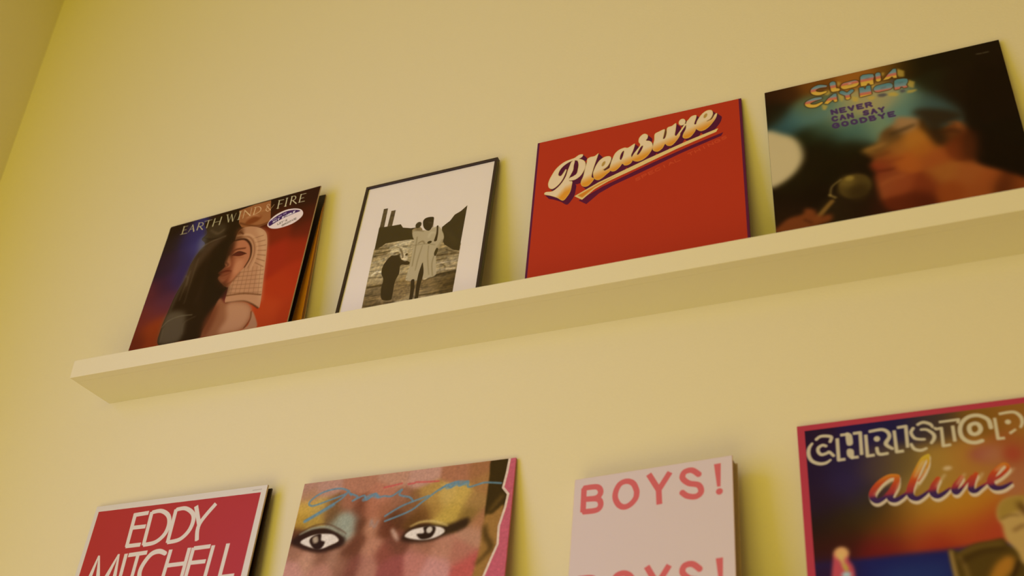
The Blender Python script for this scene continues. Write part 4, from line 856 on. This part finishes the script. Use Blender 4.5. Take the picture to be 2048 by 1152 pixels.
def print_sunset(asp):
    c = Print(asp, (38, 20, 42))
    c.a = c.tones([(0.054,0.936,38,18,40),(0.045,0.792,35,18,42),(0.162,0.811,38,25,55),(0.231,0.945,35,22,60),(0.347,0.955,32,24,60),(0.459,0.952,50,40,50),(0.513,0.936,80,55,35),(0.624,0.946,125,80,25),(0.761,0.966,140,85,30),(0.271,0.774,70,50,50),(0.353,0.762,104,78,40),(0.153,0.708,45,30,65),(0.229,0.630,50,38,35),(0.423,0.671,150,110,50),(0.489,0.763,155,112,46),(0.569,0.765,165,105,40),(0.617,0.731,160,100,45),(0.726,0.762,150,75,35),(0.734,0.695,160,95,62),(0.518,0.594,170,112,30),(0.411,0.575,165,110,30),(0.333,0.585,115,76,30),(0.564,0.556,172,106,26),(0.250,0.562,65,42,12),(0.141,0.562,50,35,12),(0.057,0.553,35,20,15),(0.092,0.648,40,22,35),(0.036,0.655,38,18,38),(0.299,0.524,104,60,15),(0.377,0.515,162,96,26),(0.504,0.500,166,86,26),(0.603,0.489,155,66,25),(0.134,0.480,60,20,15),(0.292,0.462,115,25,22),(0.397,0.469,150,45,28),(0.550,0.464,156,45,25),(0.616,0.475,168,45,36),(0.051,0.457,55,18,15),(0.236,0.425,100,20,22),(0.443,0.427,140,30,20),(0.825,0.884,150,95,35),(0.825,0.618,165,95,40),(0.946,0.730,150,90,40),(0.766,0.440,150,60,30)], .048)
    c.dot((0.6323, 0.7798), .05, .035, (150, 72, 60), .9, .015)
    c.dot((0.6625, 0.7719), .05, .035, (166, 104, 66), .6, .015)
    c.dot((0.7213, 0.7665), .03, .035, (156, 60, 38), .9, .012)
    c.poly([(-0.0017, 0.4120), (0.1606, 0.4141), (0.4674, 0.4199), (0.6972, 0.4298), (1.1, .3), (1.1, -.1), (-.1, -.1), (-.1, .3)], (28, 26, 78), 1, .008, False)
    c.poly([(0.2084, 0.3604), (0.3354, 0.3840), (0.4663, 0.3767), (0.4645, 0.2946), (0.2745, 0.3005)], (32, 44, 92), .9, .025, False)
    c.poly([(-0.0010, 0.4245), (0.0919, 0.4274), (0.1706, 0.4069), (0.1297, 0.3019), (-0.0078, 0.3144)], (44, 20, 46), .9, .025, False)
    # little candle-like figure
    c.poly([(0.0906,0.4244),(0.1019,0.4514),(0.1245,0.4628),(0.1405,0.4411),(0.1421,0.4160),(0.1542,0.3901),(0.1578,0.3593),(0.1510,0.3059),(0.0825,0.3062)], (182, 68, 78), 1, .004)
    c.dot((0.1202, 0.4432), .025, .024, (214, 160, 96), .95, .006)
    c.line([(0.1165,0.4311,0.0069),(0.1246,0.3993,0.0057),(0.1321,0.3801,0.0051)], (206, 168, 96), None, .9, .005)
    c.line([(0.1270,0.3959,0.0040),(0.1332,0.3739,0.0045)], (166, 150, 50), None, .9, .004)
    c.dot((0.1303, 0.3590), .016, .012, (160, 190, 190), .9, .004)
    # seated bronze shape at the right
    c.poly([(0.4639,0.4130),(0.4773,0.4188),(0.4961,0.4096),(0.5447,0.4333),(0.5955,0.4398),(0.6380,0.4436),(0.6506,0.4169),(0.6951,0.3943),(0.7317,0.3846),(0.7094,0.2162),(0.4756,0.2364),(0.4686,0.3233)], (78, 54, 16), 1, .005)
    c.line([(0.4704,0.4123,0.0049),(0.4714,0.3702,0.0054),(0.4748,0.3111,0.0059)], (166, 126, 70), None, .9, .004)
    c.line([(0.4935,0.3918,0.0043),(0.5070,0.3489,0.0043),(0.5098,0.3020,0.0042)], (140, 104, 50), None, .8, .006)
    c.line([(0.5002,0.4031,0.0065),(0.5626,0.4205,0.0076),(0.6276,0.4254,0.0065)], (108, 78, 30), None, .7, .006)
    c.line([(0.5007,0.3732,0.0076),(0.5647,0.4023,0.0065),(0.6385,0.4034,0.0053)], (48, 28, 8), None, .7, .008)
    c.poly([(0.5948,0.3460),(0.6341,0.3772),(0.6569,0.3689),(0.6441,0.3237),(0.5940,0.2826),(0.5655,0.2852)], (164, 102, 30), .95, .008)
    c.line([(0.6690,0.3560,0.0042),(0.6536,0.3228,0.0052),(0.6336,0.2903,0.0041)], (40, 22, 8), None, .9, .004)
    c.poly([(0.6361,0.5503),(0.6541,0.5828),(0.6866,0.5964),(0.7211,0.5932),(0.7673,0.5746),(0.7773,0.5236),(0.7504,0.3826),(0.6858,0.3427),(0.6704,0.3911),(0.6446,0.4386),(0.6411,0.4907),(0.6329,0.5164)], (178, 136, 76), 1, .005)
    c.poly([(0.6361,0.5503),(0.6541,0.5828),(0.6866,0.5964),(0.7314,0.5950),(0.7134,0.5501),(0.6702,0.5305),(0.6378,0.5158)], (150, 112, 44), .9, .006)
    c.line([(0.7070,0.5697,0.0066),(0.7171,0.5434,0.0099),(0.7283,0.5234,0.0076)], (70, 38, 12), None, .9, .008)
    c.line([(0.6403,0.5155,0.0028),(0.6697,0.5274,0.0033),(0.6988,0.5239,0.0027)], (104, 70, 30), None, .8, .005)
    c.line([(0.6743,0.4685,0.0043),(0.6961,0.4812,0.0043),(0.7116,0.4855,0.0038)], (96, 58, 28), None, .8, .006)
    # inline capitals
    K = (200, 176, 142)
    for s in ([(0.0671,0.9278,0.0064),(0.0831,0.9398,0.0065),(0.1053,0.9391,0.0069),(0.1236,0.9307,0.0069),(0.1168,0.9090,0.0064)], [(0.0536,0.9146,0.0050),(0.0399,0.8932,0.0069),(0.0363,0.8636,0.0074),(0.0472,0.8348,0.0073),(0.0725,0.8190,0.0072),(0.0966,0.8195,0.0063),(0.1149,0.8316,0.0043)],
              [(0.1024,0.8933,0.0064),(0.0892,0.8995,0.0064),(0.0734,0.8895,0.0069),(0.0722,0.8719,0.0068),(0.0829,0.8580,0.0068),(0.1019,0.8614,0.0063),(0.1114,0.8654,0.0063),(0.1268,0.8447,0.0063)],
              [(0.2585,0.9342,0.0063),(0.3040,0.9368,0.0068),(0.3240,0.9226,0.0072),(0.3280,0.9006,0.0072),(0.3136,0.8758,0.0081),(0.3174,0.8617,0.0071),(0.3347,0.8457,0.0061)], [(0.2795,0.8608,0.0062),(0.2845,0.8306,0.0066),(0.3165,0.8293,0.0061)],
              [(0.4292,0.9376,0.0058),(0.4506,0.9457,0.0063),(0.4733,0.9337,0.0063),(0.4805,0.9177,0.0046)], [(0.4150,0.9266,0.0063),(0.4039,0.9069,0.0063),(0.4126,0.8819,0.0063),(0.4288,0.8735,0.0057),(0.4474,0.8706,0.0057)], [(0.4378,0.9147,0.0052),(0.4589,0.9113,0.0057),(0.4787,0.8885,0.0068),(0.4786,0.8690,0.0068),(0.4660,0.8499,0.0056)],
              [(0.3979,0.8588,0.0057),(0.4069,0.8348,0.0062),(0.4278,0.8252,0.0062),(0.4491,0.8316,0.0050)], [(0.7058,0.9401,0.0056),(0.7534,0.9412,0.0061),(0.7735,0.9183,0.0066),(0.7749,0.8923,0.0060),(0.7652,0.8715,0.0049)]):
        c.line(s, K, None, .95, .001, butt=True)
    for s in ([(0.1443,0.9227,0.0069),(0.1418,0.8250,0.0067),(0.1665,0.8259,0.0062)], [(0.1559,0.9347,0.0064),(0.1866,0.9346,0.0064)], [(0.1862,0.8292,0.0062),(0.2136,0.8286,0.0062)], [(0.2015,0.9350,0.0064),(0.2282,0.9351,0.0068),(0.2243,0.8356,0.0067)],
              [(0.2466,0.9231,0.0063),(0.2439,0.8278,0.0066),(0.2699,0.8288,0.0061)], [(0.3474,0.9262,0.0062),(0.3460,0.8307,0.0065),(0.3712,0.8317,0.0061)], [(0.3579,0.9363,0.0062),(0.3896,0.9378,0.0067),(0.3851,0.8434,0.0061)],
              [(0.4844,0.9164,0.0051),(0.4914,0.9087,0.0057),(0.5088,0.9104,0.0057),(0.5048,0.8327,0.0061),(0.5315,0.8344,0.0056)], [(0.5034,0.9377,0.0051),(0.5709,0.9384,0.0057),(0.5659,0.9218,0.0051)], [(0.5475,0.9150,0.0062),(0.5455,0.8456,0.0061)],
              [(0.6895,0.9259,0.0056),(0.6862,0.8358,0.0060),(0.7091,0.8353,0.0054)], [(0.7500,0.8669,0.0044),(0.7263,0.8516,0.0054)]):
        c.line(s, K, None, .95, .001, False, butt=True)
    c.poly([(0.1766,0.9411),(0.1958,0.9339),(0.1993,0.9099),(0.1974,0.8883),(0.1865,0.8823),(0.1753,0.8917)], K, .95, .001)
    c.poly([(0.1745,0.8646),(0.1854,0.8697),(0.1976,0.8611),(0.1978,0.8395),(0.1943,0.8240),(0.1837,0.8255),(0.1732,0.8418)], K, .95, .001)
    c.dot((0.2840, 0.8980), .0115, .0125, K, .95, .001)
    c.dot((0.7296, 0.9014), .010, .0105, K, .95, .001)
    for q, r in (([(0.6714,0.8867),(0.6682,0.9196),(0.6504,0.9390),(0.6294,0.9474),(0.6040,0.9435),(0.5812,0.9242),(0.5693,0.8935),(0.5718,0.8608),(0.5882,0.8390),(0.6113,0.8306),(0.6339,0.8351)], .0078), ([(0.6373,0.8874),(0.6329,0.9059),(0.6216,0.9127),(0.6059,0.9071),(0.5999,0.8918),(0.6033,0.8735),(0.6156,0.8660),(0.6301,0.8724)], .0080)):
        c.line(q, K, r, .95, .001, closed=(len(q) < 9))
    # brush-script word, yellow at the top to violet at the foot
    S = ([(0.3322,0.7300,0.0078),(0.3077,0.7301,0.0091),(0.2755,0.7092,0.0109),(0.2488,0.6758,0.0120),(0.2449,0.6498,0.0113),(0.2596,0.6347,0.0101),(0.2883,0.6507,0.0071),(0.3200,0.6930,0.0060),(0.3326,0.7215,0.0072)], [(0.3374,0.7276,0.0078),(0.3266,0.6922,0.0119),(0.3067,0.6583,0.0119),(0.3032,0.6389,0.0106),(0.3184,0.6304,0.0094),(0.3409,0.6406,0.0076),(0.3616,0.6576,0.0053)],
         [(0.4491,0.8002,0.0066),(0.4310,0.7857,0.0102),(0.4105,0.7512,0.0114),(0.3889,0.7071,0.0119),(0.3720,0.6662,0.0124),(0.3728,0.6398,0.0111),(0.3898,0.6278,0.0093),(0.4122,0.6379,0.0070),(0.4359,0.6577,0.0047)], [(0.4491,0.8002,0.0054),(0.4447,0.7666,0.0042),(0.4264,0.7287,0.0036),(0.4039,0.6983,0.0030)],
         [(0.4691,0.6993,0.0088),(0.4505,0.6688,0.0122),(0.4458,0.6433,0.0122),(0.4582,0.6287,0.0098),(0.4805,0.6387,0.0075),(0.5011,0.6555,0.0046)], [(0.5459,0.6953,0.0075),(0.5233,0.6656,0.0110),(0.5150,0.6439,0.0103),(0.5242,0.6362,0.0080),(0.5548,0.6679,0.0046),(0.5794,0.6940,0.0058)],
         [(0.5936,0.7019,0.0075),(0.5760,0.6715,0.0103),(0.5691,0.6432,0.0108),(0.5804,0.6336,0.0085),(0.6032,0.6484,0.0063),(0.6232,0.6618,0.0040)], [(0.6367,0.6665,0.0068),(0.6702,0.6846,0.0063),(0.6980,0.7134,0.0069),(0.6853,0.7285,0.0069),(0.6524,0.7002,0.0103),(0.6342,0.6668,0.0119),(0.6425,0.6399,0.0107),(0.6672,0.6365,0.0084),(0.6975,0.6517,0.0051)])
    M = c.none()
    for s in S:
        M = np.maximum(M, c.m_stroke(s))
    du, dv = (0.0014, -0.0133)
    low = c.shift(M, du, dv)
    for k in (.4, .7):
        low = np.maximum(low, c.shift(M, du * k, dv * k))
    c.ink(np.clip(low - 0, 0, 1), (204, 174, 146), .95, .001)
    Y, X = np.mgrid[0:c.H, 0:c.W] / c.W
    (ax, ay), (bx, by) = [(0.2431,0.6318),(0.6409,0.6304)]
    n = np.array([-(by - ay), bx - ax]); n /= np.hypot(*n)
    d = (X - ax) * n[0] + (Y - ay) * n[1]
    st = np.array([-.01, .014, .028, .070, .105, .165])
    cl = np.array([(58, 34, 74), (62, 34, 72), (150, 46, 52), (182, 66, 30), (192, 112, 34), (192, 150, 44)], float)
    g = np.stack([np.interp(d, st, cl[:, k]) for k in range(3)], -1)
    c.a = c.a * (1 - M[..., None]) + g * M[..., None]
    for s in ([(0.2542,0.6618,0.0039),(0.2818,0.6915,0.0045),(0.3168,0.7136,0.0042)], [(0.3954,0.7162,0.0030),(0.4201,0.7634,0.0045),(0.4328,0.7786,0.0030)], [(0.3924,0.6700,0.0035),(0.4152,0.7034,0.0041),(0.4365,0.7441,0.0036)], [(0.4608,0.6675,0.0035),(0.4773,0.6916,0.0041),(0.4933,0.7126,0.0035)],
              [(0.5289,0.6681,0.0032),(0.5454,0.6921,0.0038),(0.5580,0.7069,0.0032)], [(0.5971,0.6752,0.0034),(0.6072,0.6901,0.0037),(0.6143,0.7023,0.0032)], [(0.6585,0.7059,0.0029),(0.6756,0.7166,0.0034),(0.6867,0.7216,0.0026)], [(0.6516,0.6644,0.0034),(0.6731,0.6712,0.0037),(0.7021,0.6932,0.0034),(0.7148,0.7078,0.0026)], [(0.3246,0.6625,0.0030),(0.3352,0.6843,0.0036),(0.3397,0.7004,0.0027)]):
        c.line(s, (200, 166, 124), None, .75, .003)
    c.line([(0.2666,0.6502,0.0030),(0.2938,0.6765,0.0036),(0.3029,0.6853,0.0024)], (58, 34, 60), None, .8, .003)
    c.dot((0.5053, 0.7377), .015, .009, (200, 162, 120), .9, .003, .1)
    # border
    R = (172, 52, 64)
    a, b = (0.0280, 0.9737)
    c.poly([(0, b), (1, b), (1, 1.01), (0, 1.01)], R, smooth=False)
    c.poly([(0, 0), (a, 0), (a, 1.01), (0, 1.01)], R, smooth=False)
    c.poly([(1 - a, 0), (1, 0), (1, 1.01), (1 - a, 1.01)], R, smooth=False)
    return c


# ------------------------------------------------------------------ leaning things
def sleeve(key, label, painter, edge, board, t=0.003, forward=0.0, rough=0.5, spec=0.09, gain=1.0, group='record sleeves leaning on the ledges'):
    e, M, w, h = root('record_sleeve', key, label, 'record', group, forward)
    p = painter(h / w)
    mat = print_material('cover_print', p.image('cover_print', gain), rough, spec)
    d = drop(M, w, board)
    bm = bmesh.new()
    box(bm, 0, w, 0, t, -d, h)
    link('front_cover', bm, [mat, edge], e, 0.0003, 1, (w, h))
    return e, M, w, h, mat

# top ledge, from the left
e, M, w, h, mat = sleeve('E', 'record sleeve with a carved stone head, blue left and red right', print_statue, M_card, TOP_BOARD, 0.0024, 0.0028, gain=0.90)
bm = bmesh.new()
st = curve(STICKER, True, 4)[:, :2]
f0 = [bm.verts.new((u * w, -0.0003, v * w)) for u, v in st]
f1 = [bm.verts.new((u * w, -0.00005, v * w)) for u, v in st]
bm.faces.new(f0); bm.faces.new(f1[::-1])
for i in range(len(f0)):
    j = (i + 1) % len(f0)
    bm.faces.new((f0[i], f1[i], f1[j], f0[j]))
s = link('sticker', bm, [mat], e, uv=(w, h))
s['label'] = 'white and violet oval sticker'

def quad_panel(name, BL, BR, TR, TL, t, mats, parent, origin):
    o = Vector(origin)
    c = [Vector(p) - o for p in (BL, BR, TR, TL)]
    c += [p + Vector((0, t, 0)) for p in c]
    bm = bmesh.new(); hexa(bm, c)
    return link(name, bm, mats, parent)

e = bpy.data.objects.new('record_sleeve', None)
scene.collection.objects.link(e)
org = (0.041, -0.02, TOP_BOARD)
e.location = org
tag(e, 'black sleeve gaping open behind the sleeve with the stone head', 'record', 'record sleeves leaning on the ledges')
quad_panel('front_panel', (0.041, -0.0262, TOP_BOARD), (0.3535, -0.0440, TOP_BOARD), (0.3550, -0.0045, 0.3305), (0.041, -0.0036, 0.3335), 0.0012, [M_dark_card], e, org)
quad_panel('back_panel', (0.041, -0.0090, TOP_BOARD), (0.3548, -0.0100, TOP_BOARD), (0.3545, -0.0020, 0.3315), (0.041, -0.0018, 0.3335), 0.0012, [M_tan_card], e, org)['label'] = 'tan inner side of the back panel'
e2 = bpy.data.objects.new('inner_sleeve', None)
scene.collection.objects.link(e2)
e2.location = org
tag(e2, 'orange inner sleeve standing inside the gaping black sleeve', 'record')
quad_panel('paper_panel', (0.046, -0.0190, TOP_BOARD), (0.3606, -0.0265, TOP_BOARD), (0.3535, -0.0052, 0.312), (0.046, -0.0034, 0.312), 0.0010, [M_orange_card], e2, org)

# framed photograph
e, M, w, h = root('framed_photograph', 'F', 'thin black frame holding a black and white photograph of two figures', 'picture')
d = drop(M, w, TOP_BOARD)
FW, FT = 0.0048, 0.0080
for x0, x1, z0, z1 in ((0, w, h - FW, h), (0, w, -d, FW), (0, FW, FW, h - FW), (w - FW, w, FW, h - FW)):
    bm = bmesh.new(); box(bm, x0, x1, 0, FT, z0, z1)
    link('moulding', bm, [M_frame], e, 0.0004)
pm = print_photo(h / w)
mat = print_material('photo_print', pm.image('photo_print', 1.12), 0.6, 0.1)
bm = bmesh.new(); box(bm, FW, w - FW, 0.0028, 0.0040, FW, h - FW)
link('print', bm, [mat, M_card], e, uv=(w, h))
bm = bmesh.new(); box(bm, FW, w - FW, 0.0012, 0.0022, FW, h - FW)
link('glass_pane', bm, [M_glass], e)
bm = bmesh.new(); box(bm, FW, w - FW, 0.0044, 0.0072, FW, h - FW)
link('backing_board', bm, [M_card], e)

sleeve('P', 'bright red record sleeve with slanted gold script lettering and thin violet sides', print_script, M_violet_card, TOP_BOARD, 0.003)
sleeve('G', 'dark record sleeve with a blurred singer at a microphone and chrome lettering', print_singer, M_dark_card, TOP_BOARD, 0.003, spec=0.06, gain=0.90)

# lower ledge, from the left
sleeve('D', 'red record sleeve with white border and tall thin white capitals', print_red, M_card, LOW_BOARD, 0.003, rough=0.36, spec=0.14, gain=0.92)
e = bpy.data.objects.new('record_sleeve', None)
scene.collection.objects.link(e)
org = (0.03, -0.02, LOW_BOARD)
e.location = org
tag(e, 'dark sleeve almost hidden behind the red sleeve with thin white capitals', 'record', 'record sleeves leaning on the ledges')
quad_panel('front_cover', (0.0335, -0.0225, LOW_BOARD), (0.3480, -0.0310, LOW_BOARD), (0.3495, -0.0125, -0.1895), (0.0340, -0.0031, -0.1900), 0.0026, [M_dark_card], e, org)
sleeve('R', 'record sleeve with a painted close-up of two eyes and a blue autograph', print_eyes, M_pink_card, LOW_BOARD, 0.003, gain=0.94)

e, M, w, h = root('paperback_book', 'B', 'thick pale pink book with red capitals printed in repeated rows', 'book')
d = drop(M, w, LOW_BOARD)
TB = 0.0209
pb = print_book(h / w)
mat = print_material('book_print', pb.image('book_print', 0.90), 0.55, 0.15)
M_pinkb = material('pink_board', (0.72, 0.50, 0.44), 0.6, 0.3, 0.1, 300, 0.03)
bm = bmesh.new(); box(bm, 0, w, 0, 0.0018, -d, h)
link('front_cover', bm, [mat, M_pinkb], e, 0.0005, 1, (w, h))
bm = bmesh.new(); box(bm, 0, w, TB - 0.0018, TB, -d, h)
link('back_cover', bm, [M_pages], e, 0.0005)
bm = bmesh.new(); box(bm, 0, 0.0018, 0.0018, TB - 0.0018, -d, h)
link('spine', bm, [M_pinkb], e)
bm = bmesh.new()
ns = 14
for k in range(ns):                       # gathered pages, slightly uneven
    a = 0.0019 + (TB - 0.0038) * k / ns
    b = 0.0019 + (TB - 0.0038) * (k + 0.93) / ns
    o = 0.0006 * math.sin(k * 2.3)
    box(bm, 0.0019, w - 0.0022 + o, a, b, -d + 0.002, h - 0.0022 + 0.5 * o)
link('page_block', bm, [M_pages], e)

sleeve('C', 'sunset coloured record sleeve with magenta border and white outlined capitals', print_sunset, M_pink_card, LOW_BOARD, 0.003, spec=0.08, gain=0.90)
